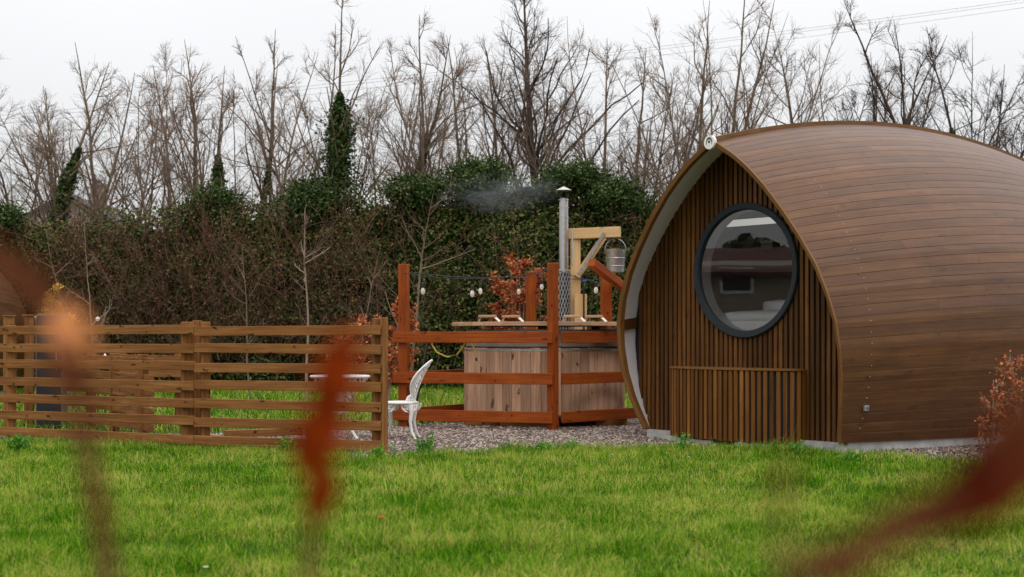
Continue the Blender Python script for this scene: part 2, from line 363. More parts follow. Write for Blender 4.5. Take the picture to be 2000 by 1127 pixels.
xs = []; ys = []; hs = []; ws = []
for (n, y0, y1, hh, ww) in ((230000, 6.6, 11, .066, .0036), (230000, 11, 17.5, .070, .0048), (90000, 17.5, 33, .11, .012)):
    x, y = sample_front(n, y0, y1)
    cl = vnoise(x, y, 1.1, 13) * .25 + vnoise(x, y, 2.8, 3) * .4 + vnoise(x, y, 8, 4) * .35
    k = ~inpoly(x + .12 * np.sin(y * 9) , y - .10 + .07 * np.sin(x * 6) + .75 * (vnoise(x, y, 2.2, 9) - .5) * RNG.random(len(x)), GP)
    ly = np.interp(x, [-5, -3.1, -2.15, -1.6, 0], [11.7, 12.86, 13.6, 14.7, 16]) + .06 * np.sin(x * 8)
    k &= RNG.random(n) < (.12 + 1.3 * cl) * np.where((np.abs(y - ly) < .10) & (x < -1.5), .3, 1)
    x = x[k]; y = y[k]; cl = cl[k]
    tuft = np.clip((vnoise(x, y, 1.7, 21) - .62) * 5, 0, 1) * np.clip((vnoise(x, y, 6, 22) - .35) * 3, 0, 1)
    h_ = hh * RNG.uniform(.45, 1.35, len(x)) * (.35 + 1.3 * cl) * (1 + .9 * tuft) * np.where(RNG.random(len(x)) < .02, 1.6, 1)
    xs.append(x); ys.append(y); hs.append(h_); ws.append(np.full(len(x), ww) * RNG.uniform(.6, 1.4, len(x)))
x, y, h_, w_ = map(np.concatenate, (xs, ys, hs, ws))
n = 5000; xf, yf = sample_front(n, 6.6, 16); kf = ~inpoly(xf, yf - .1, GP)
xf = xf[kf]; yf = yf[kf]; x = np.concatenate([x, xf]); y = np.concatenate([y, yf]); h_ = np.concatenate([h_, RNG.uniform(.05, .13, len(xf))]); w_ = np.concatenate([w_, np.full(len(xf), .0035)])
# lusher growth along the gravel edge
edge = np.exp(-((y - (15.1 + .25 * np.sin(x * 1.3))) / .7) ** 2) * (x > -1.6) * (x < 4.5); h_ = h_ * (1 + .35 * edge)
tag(blades('grass', x, y, h_, w_, M_grass), kind='stuff')

# ------------------------------------------------------------------ egg-shaped pod
KZ = np.array([.1, .3, .5, .8, 1.1, 1.4, 1.7, 2.0, 2.3, 2.6, 2.9, 3.1, 3.25, 3.35, 3.42, 3.446])
KW = np.array([1.463, 1.527, 1.581, 1.636, 1.655, 1.631, 1.549, 1.419, 1.229, 1.006, .746, .533, .343, .18, .064, 0.0])
KT = np.array([.004, .074, .134, .199, .248, .290, .322, .346, .370, .391, .403, .404, .404, .404, .404, .404])
Hv = lambda v: 3.94 - .0324 * (v - 3.5) ** 2
g_ = lambda v: 1 + .5 * (1 - ((v - 3.5) / 3.9) ** 2)
KC = (KZ - .1) / (Hv(-KT) - .1)                       # height fraction of each rim knot
def prof(c): return np.interp(c, KC, KW), np.interp(c, KC, KT)
def shell(c, q, side, off=0.0, vend=None):
    """c height fraction, q 0..1 from front rim to back rim"""
    def S(c, q):
        wr, tr_ = prof(c); v0 = -tr_; v = v0 + (7.0 + 2 * tr_) * q
        return Vector((side * wr * g_(v) / g_(v0), v, .1 + c * (Hv(v) - .1)))
    p = S(c, q)
    if off:
        d = 1e-3; dc = S(min(c + d, 1), q) - S(max(c - d, 0), q); dq = S(c, min(q + d, 1)) - S(c, max(q - d, 0))
        nn = dc.cross(dq).normalized()
        if nn.x * side < 0: nn = -nn
        p = p + nn * off
    return p
pod = empty('pod', (2.56, 16.3, 0), math.atan2(-.768, .642), 'large egg-shaped timber pod with round window, slatted front and varnished board shell', 'pod')
# cladding
cs = np.linspace(0, 1, 400); mid = np.array([shell(c, .5, 1) for c in cs]); al = np.concatenate([[0], np.cumsum(np.linalg.norm(np.diff(mid, axis=0), axis=1))])
NR = 38; rows = np.interp(np.linspace(0, al[-1], NR + 1), al, cs)
V = []; Fc = []; UV = []
for side in (1, -1):
    for r in range(NR):
        ca, cb = rows[r], rows[r + 1]; dcf = (cb - ca) * .03
        cross = [(ca, -.0035), (ca + dcf, 0.0), (ca + (cb - ca) * .5, .0006), (cb - dcf, 0.0), (cb, -.0035)]
        js = [0.0]; 
        q = random.uniform(.15, .45)
        while q < .93: js.append(q); q += random.uniform(.4, .6)
        js.append(1.0)
        for a_, b_ in zip(js[:-1], js[1:]):
            nseg = max(3, int((b_ - a_) * 44)); base = len(V); off = random.random() * 30
            for i in range(nseg + 1):
                q = a_ + (b_ - a_) * i / nseg
                if i == 0 and a_ > 0: q += .0001
                if i == nseg and b_ < 1: q -= .0001
                for (c, o_) in cross: V.append(shell(c, q, side, o_))
            for i in range(nseg):
                for k in range(4):
                    A = base + i * 5 + k; f = (A, A + 5, A + 6, A + 1) if side > 0 else (A, A + 1, A + 6, A + 5)
                    Fc.append(f); u0 = (a_ + (b_ - a_) * i / nseg) * 7.5 + off; u1 = (a_ + (b_ - a_) * (i + 1) / nseg) * 7.5 + off; vv = [0, .006, .06, .114, .12]
                    q4 = [(u0, vv[k]), (u1, vv[k]), (u1, vv[k + 1]), (u0, vv[k + 1])]
                    UV += q4 if side > 0 else [q4[0], q4[3], q4[2], q4[1]]
link('cladding', V, Fc, M_clad, pod, UV)
# lining (inner skin)
V = []; Fc = []; nc, nq = 46, 40
for side in (1, -1):
    base = len(V)
    for i in range(nq + 1):
        for k in range(nc + 1):
            p = shell(k / nc * .9995, i / nq, side, -.040)
            if p.x * side < 0: p.x = 0
            V.append(p)
    for i in range(nq):
        for k in range(nc): A = base + i * (nc + 1) + k; Fc.append((A, A + 1, A + nc + 2, A + nc + 1))
link('lining', V, Fc, M_lining, pod, smooth=True)
# rim trim front and back: a swept strip closing the shell edge
for q0, nm in ((0, 'rim_trim'), (1, 'rim_trim')):
    V = []; Fc = []; UV = []; s_ = -1 if q0 == 0 else 1
    for side in (1, -1):
        base = len(V); nk = 60
        for k in range(nk + 1):
            c = k / nk
            o1 = shell(c, q0, side, .006); o2 = shell(c, q0, side, -.044)
            if o2.x * side < 0: o2 = Vector((0, o2.y, o1.z - .055))
            if c == 1: o1.x = 0; o2.x = 0
            f = Vector((0, s_ * .014, 0)); bk = Vector((0, -s_ * .05, 0))
            V += [o1 + bk, o1 + f, o2 + f, o2 + bk]
        for k in range(nk):
            for j in range(4):
                A = base + k * 4 + j; B = base + k * 4 + (j + 1) % 4; Fc.append((A, B, B + 4, A + 4))
                UV += [(k * .08, j * .05), (k * .08, j * .05 + .05), (k * .08 + .08, j * .05 + .05), (k * .08 + .08, j * .05)]
    link(nm, V, Fc, M_trim, pod, UV)
# dark timber joint band across the lining at mid height (both sides)
mb = MB()
for side in (1, -1):
    for z_ in (1.40,):
        c = (z_ - .1) / (Hv(0) - .1)
        a = shell(c, .004, side, -.062); b_ = shell(c, .055, side, -.062)
        mb = MB(); mb.bar(a, b_, .13, .02); mb.build('lining_joint', M_slat, pod)
# ridge cap
mb = MB(); pts = [shell(1, q, 1) + Vector((0, 0, .012)) for q in np.linspace(0.001, .999, 41)]
for a, b_ in zip(pts[:-1], pts[1:]): mb.bar(a, b_ + (b_ - a).normalized() * .004, .045, .07)
mb.build('ridge_cap', M_trim, pod)
# screw plugs in a curved line and the little side vent
seam = [(1578, 335), (1611, 374), (1633, 408), (1650, 444), (1671, 491), (1684, 530), (1694, 576), (1700, 620), (1703, 663), (1702, 715), (1697, 751), (1690, 796), (1679, 838)]
Ry = pod.rotation_euler.z; Rm = Matrix.Rotation(Ry, 3, 'Z'); PL = Vector(pod.location)
def projp(p):
    wv_ = Rm @ p + PL; return 1000 + F * wv_.x / wv_.y, HY - F * (wv_.z - H) / wv_.y
mbs = MB(); sy = [s[1] for s in seam]; sx = [s[0] for s in seam]
vent_at = None
for r in range(1, NR):
    c = (rows[r - 1] + rows[r]) / 2 if r else 0
    lo, hi = 0.0, .35
    for it in range(26):
        q = (lo + hi) / 2; px, py = projp(shell(c, q, 1))
        if px < np.interp(py, sy, sx): lo = q
        else: hi = q
    if py < 330 or py > 850: continue
    p = shell(c, q, 1, .003)
    mbs = MB(); mbs.lathe([(0.0001, -.004), (.0045, -.004), (.0045, .001), (.0001, .002)], 8, p, False); mbs.build('screw_plug', M_white, pod)
    if abs(py - 796) < 12: vent_at = p
mb = MB(); mb.box(vent_at + Vector((.012, 0, 0)), (.03, .07, .06)); v_ = mb.build('vent_cover', M_galv, pod, .006)
mb = MB(); [mb.box(vent_at + Vector((.03, 0, z_)), (.012, .05, .006)) for z_ in (-.015, 0, .015)]; mb.build('vent_louvre', M_black, v_)
# front wall: backing plus vertical slats
VF = .10; UC, ZC, RW = .075, 1.995, .775
tops = []
def arch_z(u, v):      # lining height above (u, v)
    lo, hi = .25, 1.0
    for it in range(24):
        c = (lo + hi) / 2; wr, tr_ = prof(c); wd = wr * g_(v) / g_(-tr_) - .046
        if wd > abs(u): lo = c
        else: hi = c
    return .1 + lo * (Hv(v) - .1)
def base_w(v, z):
    c = (z - .1) / (Hv(v) - .1); wr, tr_ = prof(c); return wr * g_(v) / g_(-tr_) - .046
# backing panel with a round hole, as a strip fan between circle and arch
V = []; Fc = []
nb = 96; outer = []
def ray_out(a):
    dx, dz = math.cos(a), math.sin(a); lo, hi = RW, 3.2
    for it in range(30):
        r = (lo + hi) / 2; u = UC + dx * r; z_ = ZC + dz * r
        ins = z_ > .08 and z_ < Hv(VF) - .06 and abs(u) < base_w(VF, max(z_, .1)) + .02
        if ins: lo = r
        else: hi = r
    return UC + dx * lo, ZC + dz * lo
for i in range(nb):
    a = 2 * math.pi * i / nb; u, z_ = ray_out(a)
    for v in (VF + .034, VF + .12):
        V.append((UC + math.cos(a) * (RW - .02), v, ZC + math.sin(a) * (RW - .02))); V.append((u, v, z_))
for i in range(nb):
    j = (i + 1) % nb; A = i * 4; B = j * 4
    Fc += [(A, A + 1, B + 1, B), (A + 2, B + 2, B + 3, A + 3), (A, B, B + 2, A + 2)]
link('wall_backing', V, Fc, M_backing, pod)
mb = MB(); pitch = .0735; u = -1.62
k = 0
while u < 1.62:
    ui = max(abs(u) - .024, 0); zt = arch_z(ui, VF) + .0
    z0 = .075
    # lower limit where the side wall curves in under the widest point
    while z0 < 1.2 and base_w(VF, max(z0, .1)) < ui: z0 += .01
    wd = .046; yv = VF + random.uniform(-.001, .001)
    if zt > z0 + .1 and ui < base_w(VF, 1.1) - .005:
        du = abs(u - UC)
        segs = [(z0, zt)]
        if du < RW - .03:
            hh = math.sqrt((RW - .03) ** 2 - du * du); segs = [(z0, ZC - hh), (ZC + hh, zt)]
        for (a, b_) in segs:
            if b_ > a + .01: mb.box((u, yv, (a + b_) / 2), (wd, .030, b_ - a))
    u += pitch; k += 1
mb.build('front_slats', M_slat, pod, .003)
# window
def ring(rad_prof, n, c, name, m, par):
    """rad_prof list of (radius, v) closed loop, ring around local y axis"""
    V = []; Fc = []; kk = len(rad_prof)
    for i in range(n):
        a = 2 * math.pi * i / n
        for r, v in rad_prof: V.append((c[0] + math.cos(a) * r, c[1] + v, c[2] + math.sin(a) * r))
    for i in range(n):
        j = (i + 1) % n
        for q in range(kk): q2 = (q + 1) % kk; Fc.append((i * kk + q, i * kk + q2, j * kk + q2, j * kk + q))
    o = link(name, V, Fc, m, par, smooth=True); o.data.set_sharp_from_angle(angle=math.radians(35)); return o
wf = ring([(.775, .03), (.775, -.045), (.765, -.055), (.705, -.050), (.692, -.03), (.692, .03)], 96, (UC, VF, ZC), 'window', M_frame, pod)
ring([(.6915, .005), (.6915, .16), (.70, .16), (.70, .031)], 96, (UC, VF, ZC), 'inner_frame', M_lining, wf)
V = [(UC + math.cos(2 * math.pi * i / 96) * .692, VF + v, ZC + math.sin(2 * math.pi * i / 96) * .692) for v in (-.012,) for i in range(96)]
link('pane', V, [tuple(range(96))], M_glass, wf)
mb = MB(); mb.box((UC + .0, VF - .052, ZC - .737), (.05, .008, .014)); mb.build('latch', M_black, wf)
# slatted bay in front of the wall
bay_c = -.015; A_, B_ = .965, .40
mb = MB(); pp = []
aa = np.linspace(0, math.pi, 800); ex = bay_c + A_ * np.cos(aa); ey = VF - .02 - B_ * np.sin(aa) ** .8
L_ = np.concatenate([[0], np.cumsum(np.hypot(np.diff(ex), np.diff(ey)))])
for s_ in np.arange(.035, L_[-1], .0735):
    a = np.interp(s_, L_, aa); i = int(np.clip(np.searchsorted(L_, s_), 1, 798))
    tx, ty = ex[i + 1] - ex[i - 1], ey[i + 1] - ey[i - 1]; an = math.atan2(ty, tx)
    mb.box((ex[i], ey[i], .46 + random.uniform(-.006, .006)), (.045, .030, .79), Matrix.Rotation(an, 3, 'Z'))
bay = mb.build('slatted_bay', M_bay, pod, .003)
mb = MB(); n_ = 60; idx = np.linspace(0, 799, n_).astype(int)
poly = [(ex[i] + (ex[i] - bay_c) * .02, ey[i] - .02) for i in idx]
V = [(x, y, z_) for z_ in (.862, .882) for (x, y) in poly]; Fc = [tuple(reversed(range(n_))), tuple(range(n_, 2 * n_))] + [(i, i + 1, n_ + i + 1, n_ + i) for i in range(n_ - 1)]
link('bay_cap', V, Fc, M_trim, bay, [(0, 0)] * sum(len(f) for f in Fc))
V = [(bay_c + (x - bay_c) * .96, VF + (y - VF) * .9, z_) for z_ in (.09, .855) for (x, y) in poly]
link('bay_backing', V, [(i, i + 1, n_ + i + 1, n_ + i) for i in range(n_ - 1)], M_backing, bay)
# logo disc at the peak
pk = shell(1, 0, 1) + Vector((0, -.028, -.022))
def disc(c, r, v0, v1, n, name, m, par, sx_=1, dz=0, dx=0):
    V = [(c.x + dx + math.cos(2 * math.pi * i / n) * r * sx_, c.y + v, c.z + dz + math.sin(2 * math.pi * i / n) * r) for v in (v0, v1) for i in range(n)]
    return link(name, V, [tuple(reversed(range(n))), tuple(range(n, 2 * n))] + [(i, (i + 1) % n, n + (i + 1) % n, n + i) for i in range(n)], m, par)
em = disc(pk, .078, .03, -.012, 48, 'emblem', M_white, pod)
V = []; Fc = []                       # dark arch mark inside the ring, thick at its crown
na = 24
for i in range(na + 1):
    a = math.radians(-35 + 250 * i / na); f = math.sin(math.pi * i / na) ** .6
    ro, ri = .056, .056 - .022 * f - .001
    for r in (ro, ri): V.append((pk.x + math.cos(a) * r * .82, pk.y - .0125, pk.z + math.sin(a) * r * 1.02))
for i in range(na): Fc.append((2 * i, 2 * i + 1, 2 * i + 3, 2 * i + 2))
link('emblem_arch', V, Fc, M_black, em)
disc(pk, .017, -.0125, -.0135, 20, 'emblem_dot', M_black, em, 1, .006)
# back wall, floor, base slab
n_ = 60; V = [(0, 6.86, .1)]; 
for i in range(n_ + 1):
    c = 1 - abs(1 - 2 * i / n_); side = 1 if i <= n_ / 2 else -1
    p = shell(c, .965, side, -.06); V.append((p.x, 6.86, p.z))
link('back_wall', V, [(0, i + 1, i + 2) for i in range(n_)], M_lining, pod)
def plan_w(v): wr, tr_ = prof(0); return wr * g_(v) / g_(0)
n_ = 30; P2 = [(plan_w(v) - .06, v) for v in np.linspace(.02, 6.95, n_)]; P2 += [(-a, b_) for a, b_ in reversed(P2)]
def slab(poly, z0, z1, name, m, par):
    k = len(poly); V = [(x, y, z_) for z_ in (z0, z1) for x, y in poly]
    return link(name, V, [tuple(reversed(range(k))), tuple(range(k, 2 * k))] + [(i, (i + 1) % k, k + (i + 1) % k, k + i) for i in range(k)], m, par, [(0, 0)] * (2 * k + 4 * k))
slab([(x * .97, y + (.13 if y < 1 else 0)) for x, y in P2], .10, .16, 'floor', M_backing, pod)
P3 = [(x * 1.0 + (0.03 if x > 0 else -.03), y) for x, y in P2]; slab(P3, 0, .0985, 'base_slab', M_conc, pod)
slab([(-1.05, -.12), (-.45, -.26), (-.1, -.3), (-.1, .019), (-1.05, .019)], .0, .05, 'step_slab', M_conc, pod)
slab([(.25, -.30), (.8, -.16), (1.0, -.02), (1.0, .019), (.25, .019)], .0, .055, 'step_slab', M_conc, pod)
# interior: ceiling rail
mb = MB(); mb.bar((-.85, .62, 2.60), (.95, .62, 2.60), .075, .05); mb.build('light_strip', M_led, pod)
# bed inside the pod
def podp(u, v, z): return Rm @ Vector((u, v, z)) + PL
bed = empty('bed', podp(.1, 1.06, .36), Ry, 'white made-up bed with pillows just inside the round pod window', 'bed')
mb = MB(); mb.box((0, 0, .28), (1.5, 1.7, .96)); mb.build('bed_base', M_lining, bed, .02)
mb = MB(); mb.box((0, 0, .92), (1.46, 1.66, .30)); mb.build('mattress', M_fabric, bed, .06)
def soft(name, c, size, amp, par, seed, n=16):
    r = random.Random(seed); V, Fc = [], []
    for j in range(n + 1):
        for i in range(n * 2):
            ph = math.pi * j / n; th = math.pi * i / n
            x, y, z_ = math.sin(ph) * math.cos(th), math.sin(ph) * math.sin(th), math.cos(ph)
            x, y, z_ = [math.copysign(abs(q) ** .55, q) for q in (x, y, z_)]
            k = 1 + amp * math.sin(x * 5 + seed) * math.sin(y * 6 + seed * 2) * math.cos(z_ * 3)
            V.append((c[0] + x * size[0] / 2 * k, c[1] + y * size[1] / 2 * k, c[2] + z_ * size[2] / 2 * k))
    for j in range(n):
        for i in range(n * 2): i2 = (i + 1) % (n * 2); Fc.append((j * n * 2 + i, j * n * 2 + i2, (j + 1) * n * 2 + i2, (j + 1) * n * 2 + i))
    return link(name, V, Fc, M_fabric, par, smooth=True)
soft('duvet', (0, -.05, 1.11), (1.50, 1.6, .16), .06, bed, 1)
soft('pillow', (.30, -.25, 1.24), (.55, .34, .16), .08, bed, 3); soft('pillow', (-.45, .25, 1.24), (.55, .34, .16), .08, bed, 5)
# red cap under the pod front
rc = empty('red_plug', podp(.98, -.30, 0), 0, 'small red plastic plug on a stub pipe under the pod front', 'plug')
mb = MB(); mb.lathe([(.035, 0), (.035, .05), (.028, .06), (0.001, .062)], 20); mb.build('plug_head', M_red, rc, smooth=True)
mb = MB(); mb.tube([(0, 0, .03), (.06, -.01, .03), (.10, -.01, .012)], .010, 8); mb.build('pipe_stub', M_black, rc, smooth=True)
# the second pod, far left
pod2 = copy_tree(pod); pod2.location = (-12.6, 25, 0); pod2.rotation_euler = (0, 0, 0)
pod2['label'] = 'distant timber pod at the left edge of the photo, beyond the slatted fence'
for o in (pod, pod2): o['group'] = 'egg-shaped timber pods'

# ------------------------------------------------------------------ slatted fence in front
def board_fence(root, pts, zs, h_, th, name='rail', skip=(), off=.0, rz=.012):
    """rails between successive plan points, butted at each point"""
    for a, b_ in zip(pts[:-1], pts[1:]):
        a = Vector((*a, 0)); b_ = Vector((*b_, 0)); d = (b_ - a).normalized()
        for z_ in zs:
            mb = MB(); e1, e2 = random.uniform(-rz, rz), random.uniform(-rz, rz)
            mb.bar(a + d * .002 + Vector((0, 0, z_ + e1)), b_ - d * .002 + Vector((0, 0, z_ + e2)), h_, th); mb.build(name, M_fence, root, .005)
def post(root, x, y, z0, z1, sx_, sy_, m, rz=0, nm='post'):
    mb = MB(); c = Vector((x, y, (z0 + z1) / 2))
    s1, s2 = sx_ / 2, sy_ / 2; mb.box(c, (sx_, sy_, z1 - z0), Matrix.Rotation(rz, 3, 'Z')); return mb.build(nm, m, root, .008)
fence = empty('slatted_fence', (-1.37, 14.95, 0), 0, 'long brown slatted fence of seven horizontal rails across the left foreground', 'fence')
def rel(p): return (p[0] + 1.37, p[1] - 14.95)
FA, FB, FC_ = (-1.37, 14.93), (-3.49, 15.65), (-6.6, 17.35)
zr = [1.305 - i * .2005 for i in range(7)]
board_fence(fence, [rel(FA), rel(FB), rel(FC_)], zr, .103, .045)
def fpost(px, D, z1, s=.11, back=.09, m=M_fence, root=fence, o=(1.37, -14.95)):
    x = X(px, D); post(root, x + o[0], D + back + o[1], 0, z1, s, s, m, math.radians(20))
fpost(750, 14.95, 1.44, .07, .02); fpost(736, 15.0, 1.43, .10, .06)
fpost(362, 15.72, 1.40, .13, .10); fpost(398, 15.62, 1.40, .10, .085); fpost(378, 15.9, 1.42, .10, .20); fpost(16, 17.0, 1.37, .12, .10)
# second fence behind it, running back
f2 = empty('rear_fence', (-4.4, 17.4, 0), 0, 'lower slatted timber fence seen through the rails of the long front fence', 'fence')
def rel2(p): return (p[0] + 4.4, p[1] - 17.4)
board_fence(f2, [rel2((X(298, 17.1), 17.1)), rel2((X(170, 19.2), 19.2)), rel2((X(85, 19.7), 19.7))], [.93 - i * .20 for i in range(5)], .10, .04)
board_fence(f2, [rel2((X(362, 19.3), 19.3)), rel2((X(230, 20.0), 20.0))], [.93 - i * .20 for i in range(4)], .10, .04)
for px, D in ((278, 17.35), (222, 18.3), (176, 19.25), (236, 20.08), (350, 19.45)):
    post(f2, X(px, D) + 4.4, D - 17.4 + .04, 0, 1.02, .12, .12, M_fence, .4)
for px, D, zt, lab in ((18, 19.2, 1.50, 'brown timber post with flat top left of the cabinet'), (57, 19.4, 1.51, 'stout timber post immediately left of the pale cabinet')):
    pr = empty('timber_post', (X(px, D), D, 0), 0, lab, 'post', 'posts behind the front fence')
    post(pr, 0, 0, 0, zt, .14 if px < 30 else .12, .12, M_fence, .2, 'shaft'); mb = MB(); mb.box((0, 0, zt + .012), (.15, .15, .022)); mb.build('cap', M_fence, pr, .004)
    if px > 30:
        pass
gl_ = []
for i, (px, py, D, lab) in enumerate(((66, 620, 19.4, 'small white globe lamp over the post beside the cabinet'), (186, 623, 20.5, 'small white globe lamp on a thin stem above the front fence rail'))):
    r_ = empty('globe_lamp', (X(px, D), D + .12, 0), 0, lab, 'lamp', 'small globe lamps behind the front fence'); z_ = Zp(py, D)
    mb = MB(); mb.tube([(0, 0, 0), (0, 0, z_ - .03)], .008, 8); mb.build('stem', M_black, r_)
    mb = MB(); mb.lathe([(.001, z_ - .035), (.02, z_ - .028), (.034, z_), (.02, z_ + .028), (.001, z_ + .035)], 20); mb.build('globe', M_bulb, r_, smooth=True)
cab = empty('cabinet', (X(101, 19.0), 19.0, 0), math.radians(8), 'tall dark cabinet with rounded pale grey top behind the front fence', 'cabinet')
def rr(w_, h0, h1, r, n=8):
    pts = [(-w_ / 2, h0), (w_ / 2, h0)]
    for i in range(n + 1): a = math.pi / 2 * i / n; pts.append((w_ / 2 - r + math.cos(a) * r, h1 - r + math.sin(a) * r))
    for i in range(n + 1): a = math.pi / 2 + math.pi / 2 * i / n; pts.append((-w_ / 2 + r + math.cos(a) * r, h1 - r + math.sin(a) * r))
    return pts
mb = MB(); mb.prism(rr(.34, .05, 1.54, .05), -.20, .2); mb.build('body', M_cab, cab)
mb = MB(); mb.prism(rr(.315, .07, 1.51, .04), -.215, -.198); dr = mb.build('door', M_black, cab)
mb = MB(); mb.tube([(.10, -.235, .8), (.10, -.235, 1.1)], .008, 8); mb.build('handle', M_steel, dr)
for x in (-.14, .14):
    for y in (-.15, .15): mb = MB(); mb.box((x, y, .025), (.05, .05, .05)); mb.build('foot', M_black, cab)
cn = empty('white_cone', (X(203, 19.95), 20.0, 0), 0, 'small white cone-shaped lantern on a stake, seen between the upper fence rails', 'lantern')
zz = Zp(704, 19.95); mb = MB(); mb.lathe([(.035, zz), (.032, zz + .02), (.012, zz + .09), (.001, zz + .10)], 20); mb.build('shade', M_white, cn, smooth=True)
mb = MB(); mb.tube([(0, 0, 0), (0, 0, zz)], .008, 8); mb.build('stake', M_black, cn)
te = empty('timber_edging', (X(520, 17.0), 17.0, 0), 0, 'low timber beam lying on the gravel behind the front fence', 'beam')
mb = MB(); mb.bar((X(440, 17.2) - X(520, 17.0), .2, .05), (X(625, 17.9) - X(520, 17.0), .9, .05), .10, .12); mb.build('beam', M_fence, te, .006)
mb = MB(); [mb.tube([(x, .2 + (x + .5) * .7 / 1.18 - .02, .0), (x, .2 + (x + .5) * .7 / 1.18 - .02, .108)], .012, 8) for x in (-.3, .35)]; mb.build('fixing_pin', M_galv, te)

# ------------------------------------------------------------------ white cast table and chair
def scroll_plate(mb, pts, th):  # pts (x,z) outline prism of thickness th about y=0
    mb.prism(pts, -th / 2, th / 2)
chair = empty('garden_chair', (X(792, 17.2), 17.2, 0), math.radians(-4), 'white ornate cast metal garden chair, side on, at the end of the slatted fence', 'chair')
mb = MB(); mb.lathe([(.001, .425), (.20, .425), (.215, .432), (.215, .446), (.20, .452), (.001, .452)], 36, (-.06, 0, 0), False); st = mb.build('seat', M_white, chair, smooth=True)
def ring_tube(mb, c, r, tr_, plane='xz', n=16):
    pts = []
    for i in range(n + 1):
        a = 2 * math.pi * i / n; pts.append(Vector(c) + (Vector((math.cos(a) * r, 0, math.sin(a) * r)) if plane == 'xz' else Vector((0, math.cos(a) * r, math.sin(a) * r))))
    mb.tube(pts, tr_, 6, False)
def apron(mb, cx, y):
    for k in range(3): ring_tube(mb, (cx + (k - 1) * .045, y, .375), .022, .007)
    mb.tube([(cx - .10, y, .425), (cx - .085, y, .37), (cx - .05, y, .338), (cx, y, .325), (cx + .05, y, .338), (cx + .085, y, .37), (cx + .10, y, .425)], .011, 8)
    mb.tube([(cx - .07, y, .42), (cx + .07, y, .36)], .006, 6); mb.tube([(cx + .07, y, .42), (cx - .07, y, .36)], .006, 6)
for cx in (-.20, .07):
    for y in (-.155, .155):
        mb = MB(); apron(mb, cx, y); mb.prism([(cx - .095, .42), (cx + .095, .42), (cx + .06, .40), (cx - .06, .40)], y - .008, y + .008); mb.build('apron', M_white, chair, smooth=True)
for (cx, s_) in ((-.205, -1), (.085, 1)):
    for y in (-.155, .155):
        mb = MB(); sy_ = 1 if y > 0 else -1
        mb.tube([(cx, y, .42), (cx + .012 * s_, y + .01 * sy_, .34), (cx - .004 * s_, y, .22), (cx + .014 * s_, y + .012 * sy_, .10), (cx + .05 * s_, y + .03 * sy_, .02), (cx + .066 * s_, y + .035 * sy_, .006)], [.030, .027, .020, .016, .014, .018], 8)
        mb.build('leg', M_white, chair, smooth=True)
# backrest: a pierced leaf shaped plate, curved backwards
V = []; Fc = []
def back_pt(s, w_):   # s 0..1 up, w_ -1..1 across
    x = .115 + .05 * s + .155 * s ** 1.6 ; z_ = .45 + .50 * s; hw = .035 + .165 * math.sin(math.pi * min(1, (s - .08) / .95)) ** .75 if s > .08 else .035
    if s > .985: hw = .015
    x -= .085 * (w_ ** 2) * math.sin(math.pi * min(1, max(0, s))) 
    return Vector((x, w_ * hw, z_))
mb = MB()
for w_ in (-1, 1): mb.tube([back_pt(s, w_) for s in np.linspace(0, 1, 22)], .011, 7)
for w_ in (-.5, 0, .5): mb.tube([back_pt(s, w_ * (1 + .35 * math.sin(s * 19))) for s in np.linspace(0.05, .97, 30)], .008, 6)
for s in np.linspace(.2, .9, 8):
    for w_ in (-.62, .62): 
        c = back_pt(s, w_); ring_tube(mb, c, .024, .006, 'yz')
    mb.tube([back_pt(s, -1), back_pt(s + .05, -.5), back_pt(s, 0), back_pt(s + .05, .5), back_pt(s, 1)], .006, 6)
for w0, w1 in ((-.92, -.70), (-.44, -.12), (.12, .44), (.70, .92)):
    ss = np.linspace(.12, .93, 16)
    for a, b_ in zip(ss[:-1], ss[1:]):
        mb.quad([back_pt(a, w0), back_pt(a, w1), back_pt(b_, w1), back_pt(b_, w0)], [(0, 0)] * 4)
mb.build('backrest', M_white, chair, smooth=True)
mb = MB()
for y in (-.06, .06): mb.tube([(.02, y, .455), (.045, y, .505), (.09, y, .53), (.13, y * .8, .55)], [.016, .018, .018, .012], 8); ring_tube(mb, (.07, y, .49), .022, .008)
mb.build('back_bracket', M_white, chair, smooth=True)

